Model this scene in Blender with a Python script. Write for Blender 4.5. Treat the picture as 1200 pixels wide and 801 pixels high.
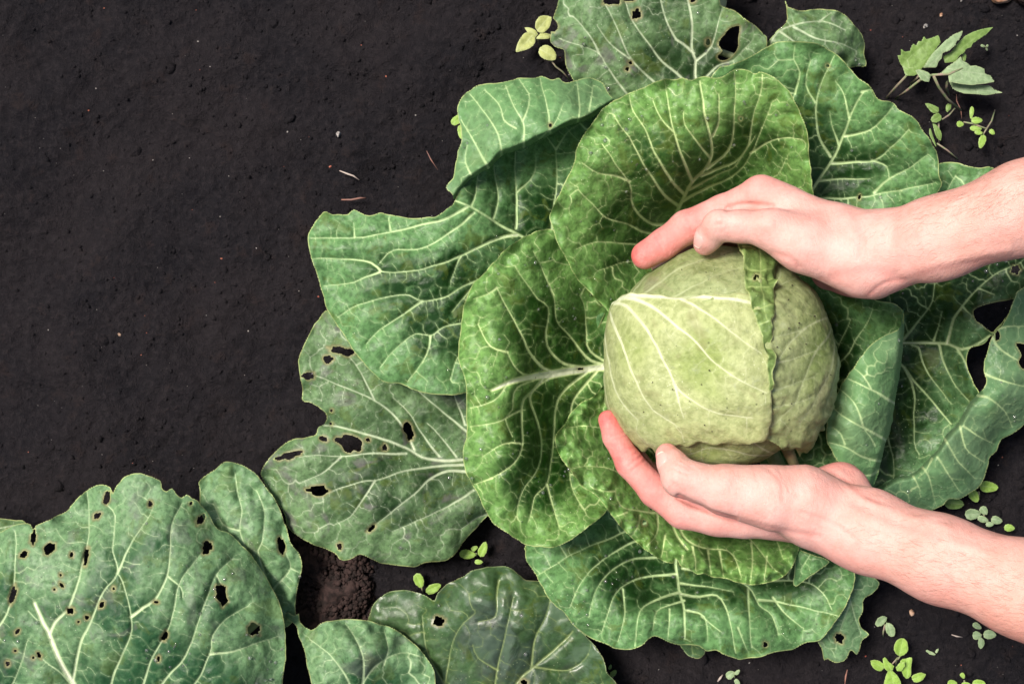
import bpy, math, random, heapq
import numpy as np
from mathutils import Vector, geometry
from mathutils.bvhtree import BVHTree
for o in list(bpy.data.objects): bpy.data.objects.remove(o)
sc = bpy.context.scene
COL = sc.collection
rng = np.random.default_rng(7); random.seed(7)

# ------------------------------------------------------------------ camera, sky, sun, exposure
H, F = 1.2, 1590.0                    # camera height (m), focal length in photo pixels (1200 wide)
cam = bpy.data.objects.new('camera', bpy.data.cameras.new('camera')); COL.objects.link(cam)
cam.location = (0, 0, H); cam.rotation_euler = (0, 0, 0)
cam.data.sensor_width = 36; cam.data.lens = 36 * F / 1200; cam.data.clip_start = .01; cam.data.clip_end = 500
sc.camera = cam
SUN_EL, SUN_ROT = math.radians(60), math.radians(-62)
w = bpy.data.worlds.new('World'); sc.world = w; w.use_nodes = True
nt = w.node_tree; bg = nt.nodes['Background']
sky = nt.nodes.new('ShaderNodeTexSky'); sky.sky_type = 'NISHITA'; sky.sun_disc = False
sky.sun_elevation = SUN_EL; sky.sun_rotation = SUN_ROT; sky.air_density = 1.0; sky.dust_density = 4.0; sky.ozone_density = 0.6
nt.links.new(sky.outputs[0], bg.inputs[0]); bg.inputs[1].default_value = .058
sl = bpy.data.lights.new('sun', 'SUN'); sun = bpy.data.objects.new('sun', sl); COL.objects.link(sun)
sl.energy = 3.3; sl.angle = math.radians(17); sl.color = (1, .93, .85)
sd = Vector((math.sin(SUN_ROT) * math.cos(SUN_EL), math.cos(SUN_ROT) * math.cos(SUN_EL), math.sin(SUN_EL)))
sun.rotation_euler = sd.to_track_quat('Z', 'Y').to_euler()
sc.view_settings.view_transform = 'Standard'; sc.view_settings.look = 'None'
sc.view_settings.gamma = 1; sc.view_settings.exposure = 0.75

# ------------------------------------------------------------------ small maths helpers
def P(px, py, z):                     # a place seen at photo pixel (px,py) and standing z metres above the ground
    z = np.asarray(z, float)
    return np.stack([(np.asarray(px, float) - 600) / F * (H - z), -(np.asarray(py, float) - 400.5) / F * (H - z), z + 0 * np.asarray(px, float)], -1)
_lat = {}
def vn(x, y, s, seed=0):              # value noise, -1..1
    if seed not in _lat: _lat[seed] = np.random.default_rng(seed + 100).uniform(-1, 1, (256, 256))
    L = _lat[seed]; x = np.asarray(x) / s + 57.3; y = np.asarray(y) / s + 31.7
    xi = np.floor(x).astype(int); yi = np.floor(y).astype(int); fx = x - xi; fy = y - yi
    fx = fx * fx * (3 - 2 * fx); fy = fy * fy * (3 - 2 * fy); g = lambda a, b: L[(xi + a) % 256, (yi + b) % 256]
    return (g(0, 0) * (1 - fx) + g(1, 0) * fx) * (1 - fy) + (g(0, 1) * (1 - fx) + g(1, 1) * fx) * fy
def fbm(x, y, s, seed=0, n=4):
    return sum(vn(x, y, s / 2 ** i, seed + i) / 1.8 ** i for i in range(n))
def catmull(pts, closed, step=3.0):
    p = np.array(pts, float); n = len(p); out = []
    for i in range(n if closed else n - 1):
        if closed: a, b, c, d = p[(i - 1) % n], p[i], p[(i + 1) % n], p[(i + 2) % n]
        else: a, b, c, d = p[max(i - 1, 0)], p[i], p[i + 1], p[min(i + 2, n - 1)]
        k = max(1, int(np.hypot(*(c - b)) / step))
        for t in np.arange(k) / k:
            out.append(.5 * (2 * b + (c - a) * t + (2 * a - 5 * b + 4 * c - d) * t * t + (3 * b - a - 3 * c + d) * t ** 3))
    if not closed: out.append(p[-1])
    return np.array(out)
def seg_dist(X, Y, a, b):
    d = b - a; L = d @ d + 1e-12
    t = np.clip(((X - a[0]) * d[0] + (Y - a[1]) * d[1]) / L, 0, 1)
    return np.hypot(X - a[0] - t * d[0], Y - a[1] - t * d[1]), t
def sdf_poly(X, Y, poly):             # > 0 inside
    dist = np.full(X.shape, 1e9); ins = np.zeros(X.shape, bool); n = len(poly)
    for i in range(n):
        a, b = poly[i], poly[(i + 1) % n]
        dist = np.minimum(dist, seg_dist(X, Y, a, b)[0])
        if a[1] != b[1]:
            c = ((a[1] > Y) != (b[1] > Y)) & (X < (b[0] - a[0]) * (Y - a[1]) / (b[1] - a[1]) + a[0]); ins ^= c
    return np.where(ins, dist, -dist)
def sdf_line(X, Y, line):
    dist = np.full(X.shape, 1e9)
    for i in range(len(line) - 1): dist = np.minimum(dist, seg_dist(X, Y, line[i], line[i + 1])[0])
    return dist
def tps(ctrl):                        # smooth height surface through (x, y, z) control heights
    c = np.array(ctrl, float); n = len(c); U = lambda r2: r2 * np.log(r2 + 1e-9)
    xy = c[:, :2] / 100
    K = U(((xy[:, None] - xy[None]) ** 2).sum(-1)) + np.eye(n) * .02
    A = np.zeros((n + 3, n + 3)); A[:n, :n] = K; A[:n, n] = 1; A[:n, n + 1:] = xy; A[n:, :n] = A[:n, n:].T
    s = np.linalg.solve(A, np.r_[c[:, 2], 0, 0, 0])
    def f(X, Y):
        X = X / 100; Y = Y / 100; z = s[n] + s[n + 1] * X + s[n + 2] * Y
        for i in range(n): z = z + s[i] * U((X - xy[i, 0]) ** 2 + (Y - xy[i, 1]) ** 2)
        return z
    return f

# ------------------------------------------------------------------ object helpers
def tag(o, label=None, cat=None, group=None, kind=None):
    for k, v in (('label', label), ('category', cat), ('group', group), ('kind', kind)):
        if v: o[k] = v
    return o
def thing(name, loc, label, cat, group=None):
    o = bpy.data.objects.new(name, None); COL.objects.link(o); o.location = loc; o.empty_display_size = .02
    return tag(o, label, cat, group)
def wloc(o):
    v = np.zeros(3)
    while o: v = v + np.array(o.location); o = o.parent
    return v
def mesh(name, V, Fc, mat, parent=None, attrs=None, smooth=True, loc=None):
    me = bpy.data.meshes.new(name); V = np.asarray(V, float); o = bpy.data.objects.new(name, me)
    if parent is not None: o.parent = parent; off = wloc(parent)
    else: off = np.array(loc if loc is not None else (0, 0, 0), float); o.location = off
    V = V - off
    if isinstance(Fc, np.ndarray):
        k = Fc.shape[1]; me.vertices.add(len(V)); me.vertices.foreach_set('co', V.ravel())
        me.loops.add(Fc.size); me.loops.foreach_set('vertex_index', Fc.astype(np.int32).ravel())
        me.polygons.add(len(Fc)); me.polygons.foreach_set('loop_start', np.arange(len(Fc), dtype=np.int32) * k)
        me.update(calc_edges=True)
    else: me.from_pydata(V.tolist(), [], Fc)
    for k, a in (attrs or {}).items():
        at = me.attributes.new(k, 'FLOAT', 'POINT'); at.data.foreach_set('value', np.asarray(a, np.float32))
    if smooth: me.polygons.foreach_set('use_smooth', np.ones(len(me.polygons), bool))
    me.materials.append(mat); COL.objects.link(o)
    return o

# ------------------------------------------------------------------ materials
class NT:
    def __init__(s, name):
        s.m = bpy.data.materials.new(name); s.m.use_nodes = True; s.t = s.m.node_tree; s.t.nodes.clear()
        s.out = s.t.nodes.new('ShaderNodeOutputMaterial')
    def n(s, typ, ins=None, **kw):
        nd = s.t.nodes.new(typ)
        for k, v in kw.items(): setattr(nd, k, v)
        for k, v in (ins or {}).items(): s.put(nd.inputs[k], v)
        return nd
    def put(s, sock, v):
        if isinstance(v, bpy.types.NodeSocket): s.t.links.new(v, sock)
        elif isinstance(v, (tuple, list)) and len(v) == 3 and sock.type == 'RGBA': sock.default_value = (*v, 1)
        else: sock.default_value = v
    def coord(s): return s.n('ShaderNodeTexCoord').outputs['Object']
    def noise(s, v, scale, detail=4, rough=.55, dist=0):
        return s.n('ShaderNodeTexNoise', {'Vector': v, 'Scale': scale, 'Detail': detail, 'Roughness': rough, 'Distortion': dist}).outputs[0]
    def ramp(s, v, a, b, lo=0., hi=1.):
        return s.n('ShaderNodeMapRange', {0: v, 1: a, 2: b, 3: lo, 4: hi}, interpolation_type='SMOOTHSTEP').outputs[0]
    def mix(s, f, a, b, mode='MIX'):
        nd = s.n('ShaderNodeMix', data_type='RGBA', blend_type=mode)
        s.put(nd.inputs[0], f); s.put(nd.inputs[6], a); s.put(nd.inputs[7], b); return nd.outputs[2]
    def math(s, op, a, b=0.): return s.n('ShaderNodeMath', {0: a, 1: b}, operation=op).outputs[0]
    def attr(s, nm): return s.n('ShaderNodeAttribute', attribute_name=nm).outputs['Fac']
    def bump(s, h, st, dist=.001): return s.n('ShaderNodeBump', {'Height': h, 'Strength': st, 'Distance': dist}).outputs[0]
    def fin(s, sh): s.t.links.new(sh, s.out.inputs[0]); return s.m

def leaf_mat(name, A, B, vein, under=(.17, .305, .14), olive=.5, old=0., oldc=(.16, .13, .15), rough=.48, bias=0., spec=.3, margin=(.42, .50, .20), wet=0., veinamt=1.):
    s = NT(name); v = s.coord()
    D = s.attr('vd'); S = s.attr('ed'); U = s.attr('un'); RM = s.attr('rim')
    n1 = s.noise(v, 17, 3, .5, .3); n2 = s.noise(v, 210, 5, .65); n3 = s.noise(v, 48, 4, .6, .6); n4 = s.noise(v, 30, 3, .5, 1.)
    f = s.ramp(s.math('ADD', s.math('ADD', n1, bias), s.math('MULTIPLY', s.ramp(RM, 0, 80, .34, 0), 1.)), .45, .72)  # pale bloom towards the rim; the cups' shade is partly painted into the interior
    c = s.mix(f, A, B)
    c = s.mix(s.ramp(n2, .38, .66, 0, .5), c, tuple(x * .6 for x in A))
    c = s.mix(s.ramp(s.noise(v, 90, 4, .7), .52, .68, 0, .32), c, tuple(x * 1.25 for x in B))
    c = s.mix(s.ramp(n3, .56, .64, 0, olive), c, (.085, .125, .012))
    if old:
        c = s.mix(s.ramp(n4, .56, .68, 0, old), c, oldc)
        c = s.mix(s.ramp(s.noise(v, 70, 6, .7, .5), .56, .72, 0, old * .8), c, (.34, .38, .26))
    if wet:
        c = s.mix(s.ramp(s.noise(v, 26, 6, .7, .8), .52, .60, 0, .75), c, (.09, .15, .085))  # pale sheen of the wet surface, painted in as colour patches
        c = s.mix(s.ramp(s.noise(v, 11, 3), .60, .66, 0, .35), c, (.035, .038, .055))
    vr = s.mix(s.noise(v, 300, 2), tuple(x * .88 for x in vein), tuple(min(1, x * 1.1) for x in vein))
    cu = s.mix(s.ramp(n2, .3, .7, 0, .5), under, tuple(x * .72 for x in under))
    cu = s.mix(s.ramp(n1, .42, .6, 0, .6), cu, (under[0] * .72, under[1] * .9, under[2] * .72))
    c = s.mix(U, c, cu)
    c = s.mix(s.ramp(D, 3.4, 0, 0, .13 * veinamt), c, tuple(.45 * x + .55 * y for x, y in zip(vein, B)))
    c = s.mix(s.math('MULTIPLY', s.ramp(D, .95, -.42, 0, .86 * veinamt), s.ramp(s.noise(v, 38, 3), .3, .6, .6, 1.)), c, vr)
    c = s.mix(s.ramp(D, -.6, -1.8, 0, .85), c, (.74, .78, .58))
    mg = s.mix(s.ramp(s.noise(v, 55, 3), .45, .6, 0, .55 if old else .15), margin, (.20, .17, .07))
    c = s.mix(s.math('MULTIPLY', s.ramp(S, 1.7, .3, 0, .85), s.ramp(s.noise(v, 90, 3), .3, .55, .45, 1.)), c, mg)
    c = s.mix(s.math('MULTIPLY', s.ramp(S, 4.2, .6, 0, .65 if old else .4), s.ramp(RM, 5, 10)), c, (.20, .18, .09))
    vo = s.n('ShaderNodeTexVoronoi', {'Vector': v, 'Scale': 130.0, 'Randomness': 1.0}).outputs['Distance']
    c = s.mix(s.math('MULTIPLY', s.ramp(vo, .13, .07), s.ramp(s.noise(v, 23), .52, .6, 0, .6)), c, (.03, .035, .015))
    vw = s.n('ShaderNodeTexVoronoi', {'Vector': v, 'Scale': 260.0, 'Randomness': 1.0}).outputs['Distance']
    c = s.mix(s.math('MULTIPLY', s.ramp(vw, .16, .08), s.ramp(s.noise(v, 16, 2), .54, .60, 0, .55)), c, tuple(min(1, .8 * x + .12) for x in vein))
    h = s.math('ADD', s.math('MULTIPLY', s.noise(v, 420, 4, .6), .35), s.math('MULTIPLY', s.ramp(D, 3.0, 0), s.math('ADD', .10, s.math('MULTIPLY', U, .15))))
    h = s.math('ADD', h, s.math('MULTIPLY', s.noise(v, 120, 3, .5), .8))
    b = s.bump(h, .4 if wet else .8, .0016)
    rg = s.ramp(n3, .3, .7, rough - .1, rough + .12)
    if wet: rg = s.ramp(n4, .40, .60, rough + .1, .34)
    p = s.n('ShaderNodeBsdfPrincipled', {'Base Color': c, 'Roughness': rg, 'Normal': b, 'Specular IOR Level': spec})
    tr = s.n('ShaderNodeBsdfTranslucent', {'Color': s.mix(.5, c, (.16, .34, .03)), 'Normal': b})
    return s.fin(s.n('ShaderNodeMixShader', {0: .09, 1: p.outputs[0], 2: tr.outputs[0]}).outputs[0])

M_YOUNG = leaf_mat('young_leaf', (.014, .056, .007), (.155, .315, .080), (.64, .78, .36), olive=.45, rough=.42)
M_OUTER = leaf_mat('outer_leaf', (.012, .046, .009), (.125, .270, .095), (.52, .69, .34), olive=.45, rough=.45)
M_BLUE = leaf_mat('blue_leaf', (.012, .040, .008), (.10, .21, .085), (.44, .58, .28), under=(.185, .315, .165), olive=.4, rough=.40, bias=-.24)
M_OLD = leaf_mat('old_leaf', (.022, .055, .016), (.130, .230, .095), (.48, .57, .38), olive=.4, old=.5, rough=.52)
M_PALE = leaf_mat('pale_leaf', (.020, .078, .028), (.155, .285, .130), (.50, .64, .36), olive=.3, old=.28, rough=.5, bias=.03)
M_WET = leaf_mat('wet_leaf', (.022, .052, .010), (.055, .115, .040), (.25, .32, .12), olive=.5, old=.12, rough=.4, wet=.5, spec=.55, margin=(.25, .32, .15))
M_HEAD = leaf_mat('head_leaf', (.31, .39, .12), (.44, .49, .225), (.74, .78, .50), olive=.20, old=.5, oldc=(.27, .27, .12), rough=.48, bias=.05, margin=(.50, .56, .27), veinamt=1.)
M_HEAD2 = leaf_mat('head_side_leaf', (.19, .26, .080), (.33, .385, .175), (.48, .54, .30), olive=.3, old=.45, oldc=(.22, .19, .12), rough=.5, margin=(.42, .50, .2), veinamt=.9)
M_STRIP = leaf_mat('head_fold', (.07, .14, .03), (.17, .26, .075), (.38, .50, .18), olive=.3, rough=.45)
def plain(name, c1, c2, scale=200, rough=.6, bump=.3, spec=.3):
    s = NT(name); v = s.coord(); n = s.noise(v, scale, 4)
    c = s.mix(s.ramp(n, .35, .65), c1, c2)
    return s.fin(s.n('ShaderNodeBsdfPrincipled', {'Base Color': c, 'Roughness': rough, 'Specular IOR Level': spec, 'Normal': s.bump(s.noise(v, scale * 2), bump, .0008)}).outputs[0])
M_STALK = plain('stalk', (.30, .36, .18), (.42, .46, .26))
M_TAN = plain('cut_stalk', (.50, .34, .18), (.42, .36, .18))
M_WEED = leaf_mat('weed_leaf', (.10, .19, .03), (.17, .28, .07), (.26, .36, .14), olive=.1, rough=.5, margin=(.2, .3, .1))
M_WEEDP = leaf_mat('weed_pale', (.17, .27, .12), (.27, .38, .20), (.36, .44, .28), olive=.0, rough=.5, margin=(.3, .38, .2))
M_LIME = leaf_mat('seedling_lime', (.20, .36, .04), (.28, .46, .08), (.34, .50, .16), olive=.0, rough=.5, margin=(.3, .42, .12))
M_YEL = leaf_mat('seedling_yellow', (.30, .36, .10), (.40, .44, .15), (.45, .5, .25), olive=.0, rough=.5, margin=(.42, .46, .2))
M_WSTEM = plain('weed_stem', (.20, .26, .12), (.30, .22, .18))
M_DROP = NT('water'); M_DROP = M_DROP.fin(M_DROP.n('ShaderNodeBsdfPrincipled', {'Base Color': (1, 1, 1), 'Roughness': .06, 'IOR': 1.45, 'Transmission Weight': .93, 'Coat Weight': .6, 'Coat Roughness': .02}).outputs[0])

s = NT('skin'); v = s.coord(); R = s.attr('red'); T = s.attr('tan')
n = s.noise(v, 60, 4, .6); n2 = s.noise(v, 420, 3, .6); n5 = s.noise(v, 150, 3, .6)
c = s.mix(s.ramp(n, .2, .8), (.66, .335, .285), (.745, .43, .38))
c = s.mix(T, c, (.58, .31, .20))
c = s.mix(s.math('MULTIPLY', R, s.ramp(s.noise(v, 85, 4, .65), .3, .65, .62, 1.)), c, (.61, .095, .090))
c = s.mix(s.ramp(n2, .45, .75, 0, .18), c, (.60, .25, .20))
c = s.mix(s.ramp(s.noise(v, 110, 5, .65), .50, .70, 0, .25), c, (.64, .25, .21))
vo = s.n('ShaderNodeTexVoronoi', {'Vector': v, 'Scale': 900.0}, feature='DISTANCE_TO_EDGE').outputs['Distance']
mp = s.n('ShaderNodeMapping', {'Vector': v, 'Rotation': (0, 0, .1), 'Scale': (1., .35, .6)}).outputs[0]
h = s.math('ADD', s.math('ADD', s.math('MULTIPLY', n2, .5), s.math('MULTIPLY', vo, .6)), s.math('MULTIPLY', s.noise(mp, 260, 4, .6), 1.1))
M_SKIN = s.fin(s.n('ShaderNodeBsdfPrincipled', {'Base Color': c, 'Roughness': .5, 'Specular IOR Level': .35, 'Subsurface Weight': .12,
    'Subsurface Radius': (1.0, .35, .2), 'Subsurface Scale': .003, 'Normal': s.bump(h, .55, .0011)}).outputs[0])
s = NT('nail'); v = s.coord()
M_NAIL = s.fin(s.n('ShaderNodeBsdfPrincipled', {'Base Color': s.mix(s.ramp(s.attr('tip'), .80, .92), (.72, .40, .36), (.80, .68, .58)), 'Roughness': .28, 'Specular IOR Level': .5,
    'Subsurface Weight': .1, 'Subsurface Scale': .002}).outputs[0])
M_HAIR = plain('arm_hair', (.16, .08, .045), (.24, .13, .08), rough=.5)

s = NT('soil'); v = s.coord()
n = s.noise(v, 9, 5, .6); n2 = s.noise(v, 180, 8, .75); n3 = s.noise(v, 700, 6, .75); n4 = s.noise(v, 45, 5, .65)
c = s.mix(s.ramp(n, .35, .65), (.0140, .0130, .0162), (.0225, .0190, .0215))
c = s.mix(s.ramp(n2, .42, .72, 0, .75), c, (.040, .034, .037))
c = s.mix(s.ramp(n4, .56, .70, 0, .5), c, (.034, .0235, .0225))
c = s.mix(s.ramp(n3, .60, .72, 0, .6), c, (.075, .065, .066))
h = s.math('ADD', s.math('MULTIPLY', n2, 1.3), s.math('MULTIPLY', n3, .8)); h = s.math('ADD', h, s.math('MULTIPLY', n4, 1.5))
M_SOIL = s.fin(s.n('ShaderNodeBsdfPrincipled', {'Base Color': c, 'Roughness': .95, 'Specular IOR Level': .12, 'Normal': s.bump(h, 1., .0042)}).outputs[0])
M_CLOD = plain('clod', (.020, .015, .014), (.050, .032, .029), 160, .95, 1., .1)
M_WHITE = plain('pale_grit', (.22, .21, .20), (.36, .33, .31))
M_RED = plain('red_grit', (.30, .07, .05), (.38, .14, .09))
M_TWIG = plain('twig', (.30, .14, .10), (.22, .12, .10))
M_STRAW = plain('straw', (.38, .30, .27), (.45, .38, .33))
M_STONE = plain('stone', (.36, .18, .10), (.50, .34, .24), 90)

# ------------------------------------------------------------------ leaf sheets
def hole_poly(h, seed):
    if len(h) > 5 or isinstance(h[0], tuple): return catmull([(a, b) for a, b in h], True, 2)
    cx, cy, rx, ry = h[:4]; a = math.radians(h[4] if len(h) > 4 else 0); r = np.random.default_rng(seed)
    t = np.linspace(0, 2 * np.pi, 19)[:-1]; k = 1 + r.uniform(-.30, .30, 18)
    x, y = rx * np.cos(t) * k, ry * np.sin(t) * k
    return catmull(np.stack([cx + x * math.cos(a) - y * math.sin(a), cy + x * math.sin(a) + y * math.cos(a)], 1), True, 2)

def net(X0, Y0, x1, y1, inside, vs, cell, r, aniso=None):
    """tertiary veins: a cell network whose flow drains along shortest paths into the main veins"""
    pts = []; cell = cell * .84; hgt = cell * .88
    for j, y in enumerate(np.arange(Y0 - cell, y1 + cell, hgt)):
        for x in np.arange(X0 - cell, x1 + cell, cell):
            if r.random() < .30: continue
            pts.append((x + (j % 2) * cell / 2 + r.uniform(-.46, .46) * cell, y + r.uniform(-.46, .46) * cell))
    dv, de, df, *_ = geometry.delaunay_2d_cdt([Vector(p) for p in pts], [], [], 0, 1e-4)
    P2 = np.array([tuple(q) for q in dv]); T = np.array([t for t in df if len(t) == 3])
    C = P2[T].mean(1); ed = {}
    for i, t in enumerate(T):
        for a, b in ((0, 1), (1, 2), (2, 0)): ed.setdefault(tuple(sorted((t[a], t[b]))), []).append(i)
    ok = inside(C) > 1.5
    adj = {}
    E = [tuple(v) for v in ed.values() if len(v) == 2 and ok[v[0]] and ok[v[1]]]
    for a, b in E: adj.setdefault(a, []).append(b); adj.setdefault(b, []).append(a)
    dist = np.full(len(C), np.inf); par = {}; q = []
    near = np.full(len(C), 1e9); npt = np.zeros((len(C), 2))
    for line, _, _ in vs:
        for i in range(len(line) - 1):
            a, b = line[i], line[i + 1]; d, t = seg_dist(C[:, 0], C[:, 1], a, b); m = d < near
            near[m] = d[m]; npt[m] = a + t[m, None] * (b - a)
    for i in np.where(ok & (near < cell * .75))[0]:
        dist[i] = near[i] + r.uniform(0, 8); heapq.heappush(q, (dist[i], int(i))); par[int(i)] = None
    order = []; done = set()
    while q:
        d, i = heapq.heappop(q)
        if i in done: continue
        done.add(i); order.append(i)
        for j in adj.get(i, ()):
            nd = d + np.hypot(*(C[i] - C[j])) * r.uniform(.8, 1.3)
            if nd < dist[j]: dist[j] = nd; par[j] = i; heapq.heappush(q, (nd, j))
    flow = {i: 1.0 for i in order}; segs = []
    for i in reversed(order):
        if par[i] is None:
            if near[i] < cell * .75: segs.append((C[i], npt[i], -.36 + .25 * math.sqrt(flow[i])))
        else:
            flow[par[i]] += flow[i]; segs.append((C[i], C[par[i]], -.36 + .25 * math.sqrt(flow[i])))
    for a, b in E:
        if par.get(a) != b and par.get(b) != a: segs.append((C[a], C[b], -.62 + r.uniform(-.5, .35)))
    return segs

def sheet(outline, veins, z, holes=(), h=1.3, cell=17, wave=(.35, 42), bulge=.11, crease=None, under=0., seed=1, crinkle=.7, mapf=None, drop=.9, relief=1., quilt=.34, flip=False, sharp=False):
    """one continuous leaf surface: outline, veins and heights in, vertices / quads / attributes out"""
    r = np.random.default_rng(seed)
    poly = catmull(outline, True, 3.0)
    if sharp:
        o_ = np.array(outline, float); poly = np.concatenate([o_[i] + (o_[(i + 1) % len(o_)] - o_[i]) * np.arange(4)[:, None] / 4 for i in range(len(o_))])
    if crinkle:
        t = np.roll(poly, -1, 0) - np.roll(poly, 1, 0); nn = np.stack([t[:, 1], -t[:, 0]], 1); nn /= np.linalg.norm(nn, axis=1)[:, None] + 1e-9
        poly = poly + nn * (crinkle * (vn(poly[:, 0], poly[:, 1], 7, seed) + .8 * vn(poly[:, 0], poly[:, 1], 17, seed + 3)))[:, None]
    x0, y0 = poly.min(0) - 2 * h; x1, y1 = poly.max(0) + 2 * h
    gx = np.arange(x0, x1 + h, h); gy = np.arange(y0, y1 + h, h); X, Y = np.meshgrid(gx, gy)
    S0 = sdf_poly(X, Y, poly); S = S0.copy()
    hp = [hole_poly(q, seed * 31 + i) for i, q in enumerate(holes)]
    for q in hp:
        a, b = q.min(0) - 14, q.max(0) + 14
        i0, i1 = np.searchsorted(gx, [a[0], b[0]]); j0, j1 = np.searchsorted(gy, [a[1], b[1]])
        if i1 <= i0 or j1 <= j0: continue
        sl = (slice(j0, j1), slice(i0, i1)); S[sl] = np.minimum(S[sl], -sdf_poly(X[sl], Y[sl], q))
    vs = []
    for vv in veins:
        w0, w1 = vv[0] * (.95 if vv[0] > 1.9 else .80), vv[1] * (.95 if vv[0] > 1.9 else .6); pts = np.array(vv[2:], float).reshape(-1, 2); line = catmull(pts, False, 6)
        line = line + np.stack([vn(line[:, 0], line[:, 1], 16, 3), vn(line[:, 0], line[:, 1], 16, 4)], 1) * .9
        vs.append((line, w0, w1))
    D = np.full(X.shape, 30.0); Dd = np.full(X.shape, 13.0); Dm = np.full(X.shape, 26.0); W = np.zeros(X.shape)
    def paint(a, b, wa, wb, main):
        pad = 28 if main else 15
        i0, i1 = np.searchsorted(gx, [min(a[0], b[0]) - pad, max(a[0], b[0]) + pad]); j0, j1 = np.searchsorted(gy, [min(a[1], b[1]) - pad, max(a[1], b[1]) + pad])
        if i1 <= i0 or j1 <= j0: return
        q = (slice(j0, j1), slice(i0, i1)); d, t = seg_dist(X[q], Y[q], np.asarray(a), np.asarray(b)); ww = wa + (wb - wa) * t
        D[q] = np.minimum(D[q], d - ww); Dd[q] = np.minimum(Dd[q], d if main else d + 2.0 - wa)
        if main: Dm[q] = np.minimum(Dm[q], d)
        if main: W[q] = np.maximum(W[q], np.clip(ww, 0, 3) * np.exp(-(d / (1.2 + np.clip(ww, 0, 4))) ** 2))
    for line, w0, w1 in vs:
        n = len(line) - 1; wf = (lambda t: w0 + (w1 - w0) * t) if w0 > 1.85 else (lambda t: w1 + (1.55 * w0 - w1) * (1 - t) ** 2.2)
        for i in range(n): paint(line[i], line[i + 1], wf(1 - i / n if flip else i / n), wf(1 - (i + 1) / n if flip else (i + 1) / n), True)
    if cell:
        def inside(C):
            i = np.clip(((C[:, 0] - gx[0]) / h).astype(int), 0, len(gx) - 1); j = np.clip(((C[:, 1] - gy[0]) / h).astype(int), 0, len(gy) - 1)
            o = (C[:, 0] < gx[0]) | (C[:, 0] > gx[-1]) | (C[:, 1] < gy[0]) | (C[:, 1] > gy[-1])
            return np.where(o, -9, S[j, i])
        for a, b, ww in net(x0, y0, x1, y1, inside, vs, cell, r):
            m = (a + b) / 2 + r.uniform(-.1, .1, 2) * cell; ww = min(ww, .75)
            paint(a, m, ww, ww, False); paint(m, b, ww, ww, False)
    keep = S > -.55 * h
    q = keep[:-1, :-1] & keep[1:, :-1] & keep[:-1, 1:] & keep[1:, 1:]
    gyv, gxv = np.gradient(S, h); g2 = np.hypot(gxv, gyv) + 1e-6; m = S < .5 * h
    mv = np.where(m, -S, 0); X = X + gxv / g2 * mv; Y = Y + gyv / g2 * mv; S = np.where(m, 0, S)
    Z = tps(z)(X, Y) if z is not None else np.zeros(X.shape)
    if wave[0]: Z = Z + 1.9 * wave[0] * np.exp(-np.maximum(S0, 0) / 22) * (fbm(X, Y, wave[1], seed + 9, 2) + .35 * vn(X, Y, wave[1] * .4, seed + 19)) + .18 * fbm(X, Y, 60, seed + 5, 2)
    bl = 1 - np.exp(-np.clip(Dd, 0, 13) / 4.5)
    Z = Z + quilt * (1 - np.exp(-Dm / 9)) * (1 + .7 * vn(X, Y, 40, seed + 12)) + quilt * .35 * fbm(X, Y, 24, seed + 15, 3)
    Z = Z + bulge * bl * (1 + .5 * vn(X, Y, 30, seed + 2)) - .05 * relief * W * (1 if under == 0 else -1.6) + .016 * vn(X, Y, 4.5, seed)
    ED = S.copy()
    if crease is not None:
        cr = catmull(crease, False, 4); dc = sdf_line(X, Y, cr)
        Z = Z - drop * np.clip(1 - dc / 8, 0, 1) ** 2.2 - .05 * np.exp(-S / 1.2)
        ED = np.where(dc < 5, 30, ED)
    else: Z = Z - .07 * np.exp(-S / 1.1)
    j, i = np.where(q); nx = X.shape[1]; idx = j * nx + i
    Q = np.stack([idx, idx + nx, idx + nx + 1, idx + 1], 1)
    used, inv = np.unique(Q, return_inverse=True); Q = inv.reshape(-1, 4)
    Xf, Yf, Zf = X.ravel()[used], Y.ravel()[used], Z.ravel()[used]
    V = P(Xf, Yf, Zf / 100) if mapf is None else mapf(Xf, Yf, Zf)
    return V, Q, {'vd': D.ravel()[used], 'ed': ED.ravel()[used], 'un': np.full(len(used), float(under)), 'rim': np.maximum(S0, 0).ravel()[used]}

def join(parts):
    V = []; Q = []; A = {}; n = 0
    for v_, q_, a_ in parts:
        V.append(v_); Q.append(q_ + n); n += len(v_)
        for k in a_: A.setdefault(k, []).append(a_[k])
    return np.concatenate(V), np.concatenate(Q), {k: np.concatenate(x) for k, x in A.items()}

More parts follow.
